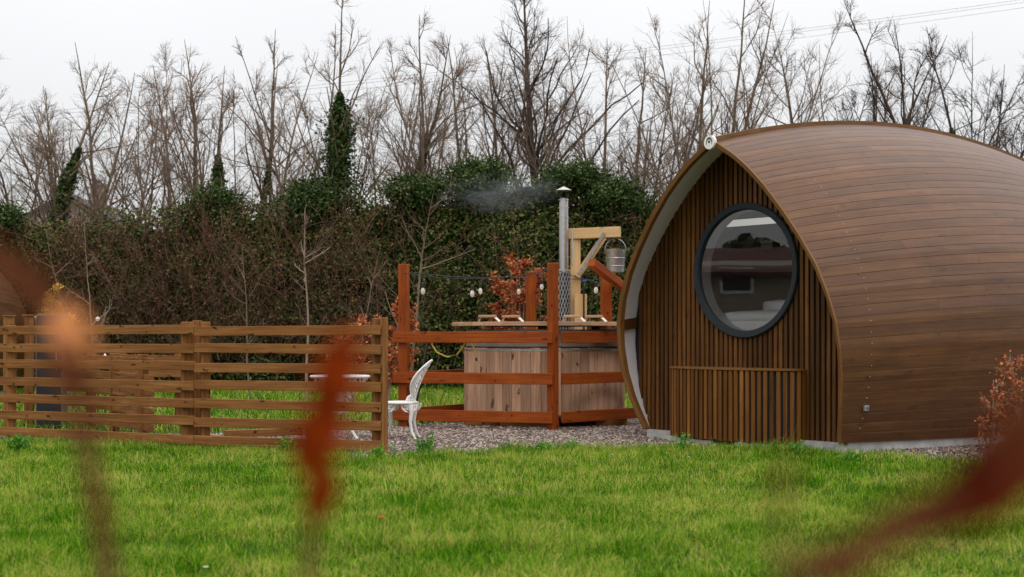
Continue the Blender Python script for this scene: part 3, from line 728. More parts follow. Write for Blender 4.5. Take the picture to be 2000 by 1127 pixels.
table = empty('garden_table', (X(664, 17.2), 17.2, 0), 0, 'white round cast metal garden table behind the slatted fence rails', 'table')
mb = MB(); mb.lathe([(.001, .735), (.34, .735), (.362, .745), (.365, .757), (.352, .768), (.001, .772)], 48, (0, 0, 0), False); mb.build('tabletop', M_white, table, smooth=True)
mb = MB()
for i in range(24):
    a = 2 * math.pi * i / 24; c = (math.cos(a) * .30, math.sin(a) * .30, .70); mb.tube([(c[0], c[1], .735), (c[0] * 1.02, c[1] * 1.02, .70), (c[0], c[1], .68)], .008, 6)
mb.tube([(math.cos(2 * math.pi * i / 32) * .30, math.sin(2 * math.pi * i / 32) * .30, .68) for i in range(33)], .008, 6, False); mb.build('apron', M_white, table, smooth=True)
for i, a in enumerate((math.radians(-30), math.radians(90), math.radians(210))):
    ca, sa = math.cos(a), math.sin(a); mb = MB()
    prof_ = [(.24, .735), (.13, .66), (.10, .58), (.15, .50), (.14, .40), (.08, .33), (.10, .22), (.18, .10), (.245, .02), (.26, .006)]
    mb.tube([(r * ca, r * sa, z_) for r, z_ in prof_], [.02, .02, .022, .022, .02, .02, .018, .017, .017, .02], 8)
    ring_ = [(.17 + math.cos(q) * .035, .58 + math.sin(q) * .035) for q in np.linspace(0, 2 * math.pi, 13)]; mb.tube([(r * ca, r * sa, z_) for r, z_ in ring_], .008, 6, False)
    ring_ = [(.075 + math.cos(q) * .04, .44 + math.sin(q) * .05) for q in np.linspace(0, 2 * math.pi, 13)]; mb.tube([(r * ca, r * sa, z_) for r, z_ in ring_], .010, 6, False)
    for zq in (.62, .52, .42): mb.tube([(.02 * ca, .02 * sa, zq), (.14 * ca, .14 * sa, zq + .03)], .010, 6)
    mb.build('leg', M_white, table, smooth=True)
mb = MB(); mb.lathe([(.12, .325), (.15, .33), (.12, .34)], 24, cap=False); mb.lathe([(.03, .3), (.035, .45), (.05, .6), (.04, .735)], 16); mb.build('centre_column', M_white, table, smooth=True)

# ------------------------------------------------------------------ hot tub, lid, chimney
TC = (X(1063, 20.25), 20.25)
tub = empty('hot_tub', (TC[0], TC[1], 0), 0, 'round wooden hot tub of vertical cedar staves behind orange railings', 'hot tub')
mb = MB(); n_ = 52; Rt = 1.14
for i in range(n_):
    a = 2 * math.pi * i / n_; wd = 2 * Rt * math.tan(math.pi / n_) - .004
    mb.box((math.cos(a) * (Rt - .02), math.sin(a) * (Rt - .02), .62 + random.uniform(-.006, .006)), (.04, wd, .91), Matrix.Rotation(a, 3, 'Z'))
mb.build('staves', M_cedar, tub, .006)
mb = MB(); mb.lathe([(1.07, .14), (1.07, 1.30), (1.10, 1.33), (1.115, 1.33), (1.115, 1.10), (1.09, 1.08)], 64, cap=False); mb.build('liner', M_grey, tub, smooth=True)
mb = MB(); mb.lathe([(1.145, 1.035), (1.145, 1.058), (1.139, 1.058), (1.139, 1.035), (1.145, 1.035)], 64, cap=False); mb.build('band', M_galv, tub, smooth=True)
for i, (x0, x1, yy) in enumerate(((-1.1, -.66, -.60), (-.62, .20, -.74), (.68, 1.12, -.56))):
    t_ = empty('support_block', (TC[0] + (x0 + x1) / 2, TC[1] + yy, 0), math.radians((8, -3, 5)[i]), ('dark squared timber under the left side of the hot tub', 'pale timber block under the front of the hot tub, left of the centre post', 'timber block under the right side of the hot tub near the pod')[i], 'timber block', 'timber blocks under the hot tub')
    mb = MB(); mb.box((0, 0, .0705), (x1 - x0, .26, .141)); mb.build('block', M_fence, t_, .008); mb = MB(); mb.box((0, 0, .1415), ((x1 - x0) * .8, .2, .006)); mb.build('packer', M_black, t_)
mb = MB(); nb = 16
for i in range(nb):
    y = -1.28 + 2.56 * (i + .5) / nb; hw = math.sqrt(max(.05, 1.33 ** 2 - y * y))
    hw = min(hw, 1.30); mb.box((0, y, 1.406), (2 * hw, 2.56 / nb - .006, .055))
lid = mb.build('lid', M_lid, tub, .005)
for x in (-.8, 0, .8): mb = MB(); mb.box((x, 0, 1.354), (.14, 2.1, .045)); mb.build('batten', M_fence, lid, .004)
for (px, yy) in ((952, -.95), (998, -.75), (1118, -.95), (1160, -.75)):
    D = TC[1] + yy; x = X(px, D) - TC[0]; mb = MB(); mb.bar((x - .12, yy + .02, 1.508), (x + .12, yy - .02, 1.511), .035, .05); mb.build('handle', M_lid, lid, .008)
    mb = MB(); mb.bar((x + .10, yy - .02, 1.50), (x + .17, yy - .04, 1.435), .03, .02, (1, 0, 0)); mb.build('handle_bracket', M_white, lid, .003)
    mb = MB(); mb.bar((x - .09, yy + .02, 1.50), (x - .12, yy + .02, 1.435), .03, .02, (1, 0, 0)); mb.build('handle_bracket', M_lid, lid, .003)
DC = 21.75; ch = empty('stove_chimney', (X(1101, DC), DC, 0), 0, 'tall steel stove pipe with conical cowl and mesh guard, smoking behind the hot tub', 'chimney')
zt = Zp(388, DC)
mb = MB(); mb.lathe([(.072, 2.2), (.072, zt - .28), (.069, zt - .28), (.069, zt)], 32); mb.build('pipe', M_steel, ch, smooth=True)
mb = MB(); mb.lathe([(.068, .75), (.068, 2.2)], 32); mb.build('flue_pipe', M_flue, ch, smooth=True)
mb = MB()
for z_ in (zt - .02, zt - .14, zt - .28): mb.lathe([(.0725, z_ - .008), (.078, z_ - .006), (.078, z_ + .006), (.0725, z_ + .008)], 32, cap=False)
mb.build('pipe_band', M_galv, ch, smooth=True)
mb = MB(); zc = Zp(372, DC); mb.lathe([(.125, zc - .004), (.128, zc), (.06, zc + .035), (.012, zc + .058), (.001, zc + .06)], 32); cw = mb.build('cowl', M_steel, ch, smooth=True)
mb = MB(); [mb.bar((math.cos(a) * .068, math.sin(a) * .068, zt - .06), (math.cos(a) * .085, math.sin(a) * .085, zc), .012, .004) for a in (.5, 2.1, 3.7, 5.3)]; mb.build('cowl_strut', M_black, cw)
mb = MB(); Rg = .098; z0, z1 = 1.30, Zp(528, DC); nn_ = 13      # mesh guard as two families of helices
for s_ in (1, -1):
    for i in range(nn_):
        a0 = 2 * math.pi * i / nn_; pts = [(math.cos(a0 + s_ * f * 3.4) * Rg, math.sin(a0 + s_ * f * 3.4) * Rg, z0 + (z1 - z0) * f) for f in np.linspace(0, 1, 22)]; mb.tube(pts, .0048, 4, False)
for z_ in (z0, z1): mb.lathe([(Rg, z_ - .012), (Rg + .004, z_ - .012), (Rg + .004, z_ + .012), (Rg, z_ + .012)], 32, cap=False)
mb.build('mesh_guard', M_galv, ch)
mb = MB(); mb.lathe([(.2, .0), (.2, .7), (.17, .75), (.001, .76)], 28); mb.build('stove_body', M_black, ch, smooth=True)
# ------------------------------------------------------------------ orange railing around the tub
rail = empty('tub_railing', (.53, 18.6, 0), 0, 'orange stained timber post and rail enclosure around the hot tub', 'railing')
RO = Vector((.53, 18.6, 0))
def rp(x, y, z): return Vector((x, y, z)) - RO
Lp, Cp, Rp, Bp = (-1.47, 19.35), (.535, 18.66), (1.95, 20.1), (X(1037, 22.3), 22.3)
def rpost(p, z1, s=.155, rz=0.0):
    mb = MB(); c = rp(p[0], p[1], z1 / 2); mb.box(c, (s, s, z1), Matrix.Rotation(rz, 3, 'Z')); mb.build('post', M_orange, rail, .008)
rpost(Lp, 2.22, .122, -.32); rpost(Cp, 2.2, .112, .78); rpost(Bp, Zp(530, 22.3), .135, .3); S_ = (X(1184, 21.4), 21.4); rpost(S_, Zp(538, 21.4), .155, .1); rpost(Rp, 1.30, .13, .5)
def rrail(a, b_, z_, h_=.145, th=.045, front=.1, m=M_orange, e=(0, 0)):
    a = Vector((*a, 0)); b_ = Vector((*b_, 0)); d = (b_ - a).normalized(); nrm = Vector((d.y, -d.x, 0))
    if nrm.y > 0: nrm = -nrm
    a = a + nrm * front - d * e[0]; b_ = b_ + nrm * front + d * e[1]; mb = MB(); mb.bar(a + Vector((0, 0, z_)) - RO, b_ + Vector((0, 0, z_)) - RO, h_, th); mb.build('rail', m, rail, .006)
for z_ in (1.225, .68, .175):
    rrail(Lp, Cp, z_, .15, .04, .095, e=(.12, .03)); rrail(Cp, Rp, z_, .15, .04, .095, e=(-.075, .1)); rrail(Lp, Bp, z_, .15, .04, -.10, e=(-.1, -.1))
mb = MB(); mb.bar(rp(X(1155, 20.6), 20.6, Zp(513, 20.6)), rp(X(1235, 21.6), 21.6, Zp(575, 21.6)), .12, .12); mb.build('handrail', M_orange, rail, .01)
# pale timber block at the foot of the pod
# ------------------------------------------------------------------ pine hoist and bucket
DH = 21.9; ho = empty('timber_hoist', (X(1124, DH), DH, 0), 0, 'pale pine bracket post with braced arm beside the stove chimney', 'hoist')
def hp(px, py, dy=0): return Vector((X(px, DH + dy) - X(1124, DH), dy, Zp(py, DH + dy)))
zt = Zp(446, DH)
mb = MB(); mb.box((0.0, 0, (Zp(468, DH)) / 2), (.15, .12, Zp(468, DH))); mb.build('post', M_pale, ho, .006)
mb = MB(); mb.box((hp(1133, 0).x, -.13, Zp(575, DH) / 2), (.19, .10, Zp(575, DH))); mb.build('post_splice', M_pale, ho, .006)
mb = MB(); mb.bar(hp(1112, 457), hp(1211, 453, -.25), .16, .12); mb.build('arm', M_pale, ho, .006)
mb = MB(); mb.bar(hp(1127, 540, -.09), hp(1180, 462, -.17), .11, .10, (0, 1, 0)); br = mb.build('brace', M_pale, ho, .006)
mb = MB(); mb.bar(hp(1131, 535, -.155), hp(1180, 455, -.26), .02, .05, (0, 1, 0)); mb.bar(hp(1118, 449, -.075), hp(1118, 515, -.075), .012, .02, (0, 1, 0)); mb.build('steel_strap', M_galv, ho)
mb = MB(); mb.tube([hp(1200, 461, -.2), hp(1200, 467, -.2), hp(1198, 471, -.2), hp(1196, 468, -.2)], .008, 6); mb.build('hook', M_galv, ho)
bl = empty('water_tap', (X(1141, 21.6), 21.62, 0), 0, 'blue handled tap fixed behind the pine post', 'tap'); 
mb = MB(); mb.tube([(0, 0.1, 0), (0, 0.1, Zp(556, 21.6))], .014, 8); mb.tube([(0, .1, Zp(552, 21.6)), (0, -.04, Zp(552, 21.6)), (.01, -.07, Zp(560, 21.6))], .012, 8); mb.build('pipe', M_black, bl)
mb = MB(); mb.box((0, -.01, Zp(551, 21.6) + .02), (.075, .02, .022)); mb.build('handle', M_blue, bl, .004)
bk = empty('bucket', hp(1202, 487, -.2) + Vector((X(1124, DH), DH, 0)), 0, 'galvanised bucket hanging from the arm of the pine hoist', 'bucket')
mb = MB(); mb.lathe([(.001, -.35), (.125, -.35), (.13, -.345), (.155, -.05), (.158, -.045), (.158, -.035), (.162, -.02), (.168, 0), (.160, 0), (.150, -.05), (.12, -.33), (.001, -.335)], 36, cap=False); mb.build('pail', M_galv, bk, smooth=True)
mb = MB(); mb.lathe([(.136, -.26), (.142, -.255), (.138, -.25)], 36, cap=False); mb.lathe([(.148, -.14), (.153, -.135), (.15, -.13)], 36, cap=False); mb.build('rib', M_galv, bk, smooth=True)
mb = MB(); mb.tube([(math.cos(a) * .162, 0, -.02 + math.sin(a) * .185) for a in np.linspace(0, math.pi, 17)], .006, 6); mb.build('handle', M_galv, bk, smooth=True)

# ------------------------------------------------------------------ festoon lights
def festoon(a, b_, sag, bulbs, label):
    a = Vector(a); b_ = Vector(b_); r_ = empty('string_lights', a, 0, label, 'string lights', 'festoon lights over the hot tub')
    pt = lambda f: (b_ - a) * f - Vector((0, 0, 4 * sag * f * (1 - f)))
    mb = MB(); mb.tube([pt(f) for f in np.linspace(0, 1, 25)], .006, 6); mb.build('cable', M_black, r_)
    for (px, py) in bulbs:
        fs = min(np.linspace(0, 1, 400), key=lambda f: abs(X(px, (a + pt(f)).y) - (a + pt(f)).x)); p = pt(fs); zb = Zp(py, (a + p).y) - a.z
        mb = MB(); mb.lathe([(.001, zb - .055), (.016, zb - .048), (.030, zb - .02), (.030, zb + .005), (.018, zb + .035), (.016, zb + .045)], 20, (p.x, p.y, 0)); bu = mb.build('bulb', M_bulb, r_, smooth=True)
        mb = MB(); mb.lathe([(.020, zb + .04), (.022, zb + .10), (.010, zb + .11), (.005, zb + .12)], 12, (p.x, p.y, 0)); mb.tube([(p.x, p.y, zb + .11), (p.x, p.y, p.z)], .004, 5); mb.build('socket', M_black, bu)
festoon((Lp[0], Lp[1] - .085, Zp(533, 19.3)), (Cp[0] - .02, Cp[1] - .09, Zp(527, 18.6)), .10, [(826, 568), (922, 573)], 'front festoon light cable strung from the left post to the centre post')
festoon((Lp[0] + .085, Lp[1], Zp(531, 19.3)), (Bp[0], Bp[1] - .08, Zp(536, 22.2)), .06, [(938, 568), (1013, 569)], 'rear festoon light cable running from the left post to the back post')
festoon((Cp[0] + .05, Cp[1] + .09, Zp(527, 18.7)), (S_[0] + .3, S_[1] + .2, Zp(556, 21.6)), .05, [(1164, 566)], 'festoon light cable right of the centre post, crossing the chimney guard')
festoon((Bp[0] + .02, Bp[1] - .085, Zp(533, 22.2)), (S_[0] - .03, S_[1] - .085, Zp(545, 21.3)), .04, [(1058, 560)], 'short festoon light cable between the two back posts')
hose = empty('hose', rp(X(843, 19.0), 19.0, 0) + RO, 0, 'yellow hose looped over the top rail of the hot tub railing', 'hose')
ho_ = Vector(hose.location)
mb = MB(); pl = [(838, 655, 19.14), (843, 672, 19.13), (853, 688, 19.13), (872, 697, 19.12), (892, 693, 19.1), (903, 680, 19.08), (908, 670, 19.06), (918, 668, 19.05), (926, 680, 19.04), (930, 700, 19.04)]
mb.tube([P(*q) - ho_ for q in pl], .011, 8); mb.build('hose_loop', M_yellow, hose, smooth=True)
mb = MB(); mb.tube([P(930, 699, 19.04) - ho_, P(931, 705, 19.04) - ho_], .014, 8); mb.build('connector', M_black, hose)
stk = empty('plant_stake', (X(806, 20.2), 20.2, 0), 0, 'thin black stake leaning behind the left railing post', 'stake')
mb = MB(); mb.tube([(0, 0, 0), (X(838, 20.4) - X(806, 20.2), .2, Zp(655, 20.4))], .018, 8); mb.build('rod', M_black, stk); mb = MB(); mb.tube([(.10, .05, .5), (.12, .06, .56)], .024, 8); mb.build('tie', M_black, stk)

# ------------------------------------------------------------------ vectorised plants
def tubes(pts, rad, k=3):
    """pts (B,n,3) rad (B,n) -> verts, quads"""
    B, n, _ = pts.shape; t = np.gradient(pts, axis=1); t /= np.linalg.norm(t, axis=2, keepdims=True) + 1e-9
    ref = np.where(np.abs(t[..., 2:3]) > .8, np.array([1., 0, 0]), np.array([0, 0, 1.])); x = np.cross(ref, t); x /= np.linalg.norm(x, axis=2, keepdims=True) + 1e-9; y = np.cross(t, x)
    a = np.arange(k) * 2 * np.pi / k
    V = pts[:, :, None, :] + (x[:, :, None, :] * np.cos(a)[None, None, :, None] + y[:, :, None, :] * np.sin(a)[None, None, :, None]) * rad[:, :, None, None]
    idx = np.arange(B * n * k).reshape(B, n, k); i0 = idx[:, :-1, :]; i1 = idx[:, 1:, :]
    Fq = np.stack([i0, np.roll(i0, -1, 2), np.roll(i1, -1, 2), i1], -1).reshape(-1, 4)
    return V.reshape(-1, 3), Fq
def grow(start, d, L, n, wob, up, r=RNG):
    B = len(start); pts = np.zeros((B, n, 3)); pts[:, 0] = start; d = d / (np.linalg.norm(d, axis=1, keepdims=True) + 1e-9)
    for i in range(1, n):
        d = d + r.normal(0, wob, (B, 3)) + np.array([0, 0, up]); d /= np.linalg.norm(d, axis=1, keepdims=True)
        pts[:, i] = pts[:, i - 1] + d * (L / (n - 1))[:, None]
    return pts
def children(pts, rad, per, f0, f1, ang, r=RNG):
    B, n, _ = pts.shape; pi = np.repeat(np.arange(B), per); f = r.uniform(f0, f1, len(pi)) * (n - 1); i = np.minimum(f.astype(int), n - 2); fr_ = (f - i)[:, None]
    p = pts[pi, i] * (1 - fr_) + pts[pi, i + 1] * fr_; t = pts[pi, i + 1] - pts[pi, i]; t /= np.linalg.norm(t, axis=1, keepdims=True) + 1e-9
    rv = r.normal(0, 1, t.shape); pr = np.cross(t, rv); pr /= np.linalg.norm(pr, axis=1, keepdims=True) + 1e-9
    a = r.uniform(ang[0], ang[1], len(pi))[:, None]; d = t * np.cos(a) + pr * np.sin(a)
    return p, d, f / (n - 1), rad[pi, i], pi
def joinm(parts):
    Vs, Fs, o = [], [], 0
    for V, Fq in parts: Vs.append(V); Fs.append(Fq + o); o += len(V)
    return np.concatenate(Vs), np.concatenate(Fs)
def leaves(c, size, flat=0.0, r=RNG, asp=.62):
    """4-vert folded diamonds at c (N,3)"""
    n = len(c); a = r.normal(0, 1, (n, 3)); a[:, 2] *= (1 - flat); a /= np.linalg.norm(a, axis=1, keepdims=True); b_ = np.cross(a, r.normal(0, 1, (n, 3))); b_ /= np.linalg.norm(b_, axis=1, keepdims=True); nn = np.cross(a, b_)
    s = (size * r.uniform(.6, 1.3, n))[:, None]
    V = np.stack([c - a * s * .5, c + b_ * s * asp * .5 + nn * s * .08, c + a * s * .5, c - b_ * s * asp * .5 + nn * s * .08], 1).reshape(-1, 3)
    return V, np.arange(n * 4).reshape(-1, 4)
def bare_tree(name, px, D, ytop, label, stems=2, spread=60, lean=0, ivy=None, bark=None, twig=None, dens=1.0, seed=1, group='bare winter trees behind the hedge', rb=.09, fork=.28, clear=.35, wob=.055):
    r = np.random.default_rng(seed); s = F / D; Ht = Zp(ytop, D); sp = spread / s
    root = empty(name, (X(px, D), D, 0), 0, label, 'tree', group)
    nl = 1 if stems == 1 else stems + 1; ang = np.linspace(-1, 1, nl) if nl > 1 else np.zeros(1)
    S0 = np.zeros((nl, 3)); S0[:, 0] = ang * .22; S0[:, 1] = r.normal(0, .3, nl)
    d = np.stack([ang * sp * 1.35 / Ht * r.uniform(.7, 1.2, nl) + lean / s / Ht + r.normal(0, .03, nl), r.normal(0, .10, nl), np.ones(nl)], 1)
    Ls = Ht * r.uniform(.84, 1.0, nl) - .25; Ls[nl // 2] = Ht - .2; Ls = Ls * np.linalg.norm(d, axis=1) * 1.05; stems = nl; n0 = 18
    p0 = grow(S0, d, Ls, n0, wob, .012, r); f = np.linspace(0, 1, n0); r0 = (rb * (1 - f) ** .9 + .005)[None] * r.uniform(.55, 1.05, nl)[:, None]; r0[nl // 2] = rb * (1 - f) ** .8 * 1.15 + .006
    n1 = int((34 if nl == 1 else 14) * dens); c, dd, fr_, pr, pi = children(p0, r0, n1, clear, .96, (.4, 1.05) if nl > 1 else (.5, 1.0), r); dd[:, 1] *= .8
    L1 = ((1 - fr_) * (.46 if nl > 1 else .55) * Ls[pi] + (.28 if nl > 1 else .2)) * r.uniform(.45, 1.25, len(c)); p1 = grow(c, dd, L1, 9, .12, .05, r); f = np.linspace(0, 1, 9); r1 = np.minimum(pr * .6,     .005 + L1 * .011)[:, None] * (1 - f * .75)[None] + .0025
    c, dd, fr_, pr, pi = children(p1, r1, 7, .08, .97, (.4, .95), r); L2 = (L1[pi] * .5 * (1.15 - fr_) + .12) * r.uniform(.5, 1.3, len(c)); p2 = grow(c, dd, L2, 6, .13, .045, r); f = np.linspace(0, 1, 6); r2 = np.minimum(pr * .7, .0058)[:, None] * (1 - f * .6)[None] + .0018
    c, dd, fr_, pr, pi = children(p2, r2, 6, .12, .98, (.35, .9), r); L3 = (L2[pi] * .55 + .06) * r.uniform(.4, 1.2, len(c)); p3 = grow(c, dd, L3, 4, .13, .05, r); r3 = np.full((len(c), 4), .0021)
    V, Fq = joinm([tubes(p0, r0, 7)]); np_mesh('trunk', V, Fq, bark or M_bark, root, True)
    V, Fq = joinm([tubes(p1, r1, 5)]); np_mesh('limbs', V, Fq, bark or M_bark, root, True)
    V, Fq = joinm([tubes(p2, r2, 3), tubes(p3, r3, 3)]); np_mesh('crown', V, Fq, twig or M_twig, root)
    if ivy:
        ytop_i, wbot, dens_i = ivy; zi = Zp(ytop_i, D); n = int(5200 * dens_i); k = np.full(n, stems // 2)
        zf = r.random(n) ** .6 * zi; ff = np.clip(zf / Ht, 0, .98) * (n0 - 1); i = ff.astype(int); fr2 = (ff - i)[:, None]; c = p0[k, i] * (1 - fr2) + p0[k, np.minimum(i + 1, n0 - 1)] * fr2
        rr_ = (wbot / s) * (1 - zf / zi) ** .75 * (1.05 + .35 * np.sin(zf * 4 + seed)) * (.8 + r.exponential(.42, n)) + .06; v = r.normal(0, 1, (n, 3)); v /= np.linalg.norm(v, axis=1, keepdims=True); c = c + v * (rr_ * r.random(n) ** .4)[:, None]
        V, Fq = leaves(c, .085, .2, r); np_mesh('ivy', V, Fq, M_ivy, root)
    return root
T = [  # px, D, ytop, stems, spread, lean, ivy, dens, label
 (18, 36, 118, 3, 70, 10, (285, 32, 2.0), 1, 'bare tree with thick ivy trunk at the left edge of the photo'),
 (92, 38, 128, 3, 75, 60, None, .9, 'slender bare trees leaning right, second group from the left edge'),
 (140, 35.5, 165, 2, 60, -20, (330, 9, .6), .8, 'thin bare tree with narrow ivy collar in front of the pale house'),
 (212, 37, 105, 3, 60, 10, None, 1, 'pale multi-stemmed bare tree just right of the pale house'),
 (285, 38, 72, 3, 75, 5, None, 1, 'bare tree with fanned stems above the brown brambles, left part of the row'),
 (372, 36, 88, 2, 65, 0, None, .9, 'tall thin bare tree immediately left of the small ivy-clad trunk'),
 (416, 35, 100, 3, 85, 25, (298, 30, 1.6), 1, 'bare tree with a short dark ivy trunk, left of the big ivy cone'),
 (470, 37, 95, 3, 70, 15, (330, 8, .4), .9, 'fine bare tree leaning right between the two ivy-clad trees'),
 (545, 38, 130, 2, 60, 10, None, .9, 'lower bare tree just left of the big ivy cone'),
 (622, 35, 18, 3, 95, 0, (208, 74, 3.2), 1.1, 'tall bare tree rising from a large dark cone of ivy'),
 (716, 36, 72, 2, 85, 10, (270, 12, 1.0), 1, 'bare tree with slim straight ivy column right of the ivy cone'),
 (775, 39, 130, 3, 70, 0, None, .9, 'low fan of bare stems behind the slim ivy column'),
 (815, 36, 68, 3, 85, 15, None, 1, 'forked bare tree above the orange left railing post'),
 (905, 37, 78, 4, 80, -5, None, 1, 'dense thin-stemmed bare tree above the drifting smoke'),
 (968, 38, 90, 4, 70, 10, None, 1, 'dense bare tree immediately left of the tallest dark tree'),
 (1076, 36, -30, 1, 120, -2, None, 1.7, 'tallest tree, one dark straight trunk with a broad bare crown'),
 (1118, 36, 55, 4, 100, 70, None, 1, 'many-stemmed bare tree sweeping right beside the tallest tree'),
 (1190, 37, 130, 4, 90, 80, None, .9, 'low bare tree leaning right towards the pod roof'),
 (1262, 37, 140, 3, 70, 40, None, .8, 'thin bare stems right behind the left shoulder of the pod'),
 (1308, 36, 38, 3, 70, 5, None, .9, 'bare tree left of the round emblem on the pod'),
 (1378, 35, -20, 2, 70, 20, None, .75, 'tall open bare tree directly above the pod peak emblem'),
 (1432, 36, 20, 2, 70, 40, None, .8, 'open bare tree leaning right just past the pod peak'),
 (1555, 38, 85, 2, 65, 5, None, .9, 'isolated small bare tree above the front of the pod roof'),
 (1650, 37, 30, 3, 80, 10, None, 1, 'rounded bare tree above the middle of the pod roof'),
 (1702, 39, 170, 3, 50, 0, None, .8, 'low bare tree in the gap above the pod ridge'),
 (1762, 37, 68, 3, 75, 0, None, 1, 'dense bare tree left of the tall dark spire over the pod'),
 (1838, 35, -8, 2, 75, 5, None, 1.1, 'tall dark bare tree with a spire top over the pod roof'),
 (1905, 37, 55, 4, 85, 20, (258, 10, .5), 1.1, 'bushy bare tree with a touch of ivy above the right of the pod roof'),
 (1985, 37, 225, 3, 60, 10, None, .8, 'low bare tree at the right edge of the photo'),
]
for i, (px, D, yt, st_, sp_, ln_, iv, dn, lab) in enumerate(T):
    dark = px in (1076, 1838, 1650, 1762, 1905)
    bare_tree('bare_tree', px, D, yt, lab, st_, sp_, ln_, iv, M_darkbark if dark else None, M_darkbark if dark else None, dn, 100 + i, rb=.13 if px == 1076 else .068, wob=.022 if px in (1076,) else .05)

# hedge bank
def hedge_top(x):
    hx = np.array([-22, -14, -12.5, -10.4, -9, -7.6, -6.2, -5, -4, -2.6, -1.6, -.8, 0, .9, 1.9, 2.6, 3.3, 4, 6, 9, 14, 20]); hz = np.array([3.4, 3.5, 3.7, 3.8, 4.1, 4.3, 4.2, 4.6, 4.4, 4.6, 4.9, 5.3, 5.0, 5.1, 4.9, 4.5, 4.3, 4.0, 3.6, 3.6, 3.6, 3.6])
    return np.interp(x, hx, hz)
YH = 33.0
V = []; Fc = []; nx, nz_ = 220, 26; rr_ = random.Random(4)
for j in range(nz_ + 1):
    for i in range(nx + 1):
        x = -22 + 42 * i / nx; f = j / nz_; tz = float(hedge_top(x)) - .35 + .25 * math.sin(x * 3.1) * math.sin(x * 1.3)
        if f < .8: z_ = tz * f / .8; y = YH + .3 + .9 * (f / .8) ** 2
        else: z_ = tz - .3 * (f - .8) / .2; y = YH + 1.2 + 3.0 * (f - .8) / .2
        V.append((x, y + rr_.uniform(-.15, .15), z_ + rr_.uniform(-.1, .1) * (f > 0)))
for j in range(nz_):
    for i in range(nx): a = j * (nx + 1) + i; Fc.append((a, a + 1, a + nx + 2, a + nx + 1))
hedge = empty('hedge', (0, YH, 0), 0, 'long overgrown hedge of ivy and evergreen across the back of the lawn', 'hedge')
hc = link('gap_shade_core', [(a, b_ - YH, c) for a, b_, c in V], Fc, M_gapshade, hedge)  # dark sheet added behind the leaves so the gaps look shaded
def hedge_leaves(n, zlo, zhi_f, xlo, xhi, lumpn, rlo, rhi, size):
    lx = RNG.uniform(xlo, xhi, lumpn); lf = RNG.uniform(0, 1, lumpn) ** .8; lz = zlo + (hedge_top(lx) * zhi_f - zlo) * lf; ly = .3 + .9 * (lz / hedge_top(lx)) ** 2 + RNG.uniform(-.2, .3, lumpn); lr = RNG.uniform(rlo, rhi, lumpn)
    per = n // lumpn; k = np.repeat(np.arange(lumpn), per); v = RNG.normal(0, 1, (len(k), 3)); v /= np.linalg.norm(v, axis=1, keepdims=True); v[:, 1] = -np.abs(v[:, 1]) * .9
    c = np.stack([lx[k], ly[k], lz[k]], 1) + v * (lr[k] * RNG.uniform(.75, 1.08, len(k)))[:, None] * np.array([1, .8, .75]); c = c[c[:, 2] > .05]
    return leaves(c, size, .2)
V, Fq = hedge_leaves(230000, .1, .97, -15.5, 7.5, 1100, .25, .75, .088); np_mesh('foliage', V, Fq, M_hedge, hedge)
V, Fq = hedge_leaves(9000, .5, .9, 7.5, 19, 120, .4, .9, .14); np_mesh('foliage', V, Fq, M_hedge, hedge)
# ivy mounds on top of the hedge
for i, (px, py, w_, h_, D, lab) in enumerate(((935, 345, 80, 48, 33.6, 'dark ivy mound behind the drifting smoke'), (1130, 350, 75, 40, 33.8, 'dark ivy mound to the right of the chimney cowl'), (810, 375, 65, 32, 33.6, 'broad dark ivy mound above the orange left post'), (1215, 385, 60, 36, 33.4, 'green ivy mound close to the left edge of the big pod'), (610, 395, 75, 48, 33.8, 'ivy mound around the foot of the large ivy cone'), (10, 430, 40, 30, 33.8, 'green ivy mound at the far left end of the hedge'), (420, 400, 45, 40, 33.9, 'ivy mound around the small ivy-clad trunk'))):
    s = F / D; c0 = P(px, py, D); r_ = empty('ivy_bush', (c0.x, c0.y, 0), 0, lab, 'bush', 'ivy mounds on the hedge'); n = 7500
    lump = RNG.normal(0, 1, (26, 3)); lump /= np.linalg.norm(lump, axis=1, keepdims=True); lump *= RNG.uniform(.3, .85, (26, 1)); lump = lump * np.array([w_ / s * 1.15, .7, h_ / s * .85]) + np.array([0, 0, c0.z])
    k = RNG.integers(0, 26, n); v = RNG.normal(0, 1, (n, 3)); v /= np.linalg.norm(v, axis=1, keepdims=True); c = lump[k] + v * (RNG.uniform(.3, 1.0, (n, 1)) + RNG.exponential(.18, (n, 1))) * np.array([.36, .36, .27]) * RNG.uniform(.6, 1.2, 26)[k][:, None]
    V, Fq = leaves(c, .075, .2); np_mesh('foliage', V, Fq, M_ivy, r_)
    p = grow(np.zeros((8, 3)) + np.array([0, 1.3, 0]), np.stack([RNG.normal(0, .04, 8), np.abs(RNG.normal(0, .04, 8)), np.ones(8)], 1), np.full(8, c0.z), 8, .06, .02); V, Fq = tubes(p, np.full((8, 8), .03), 5); np_mesh('stem', V, Fq, M_bark, r_)
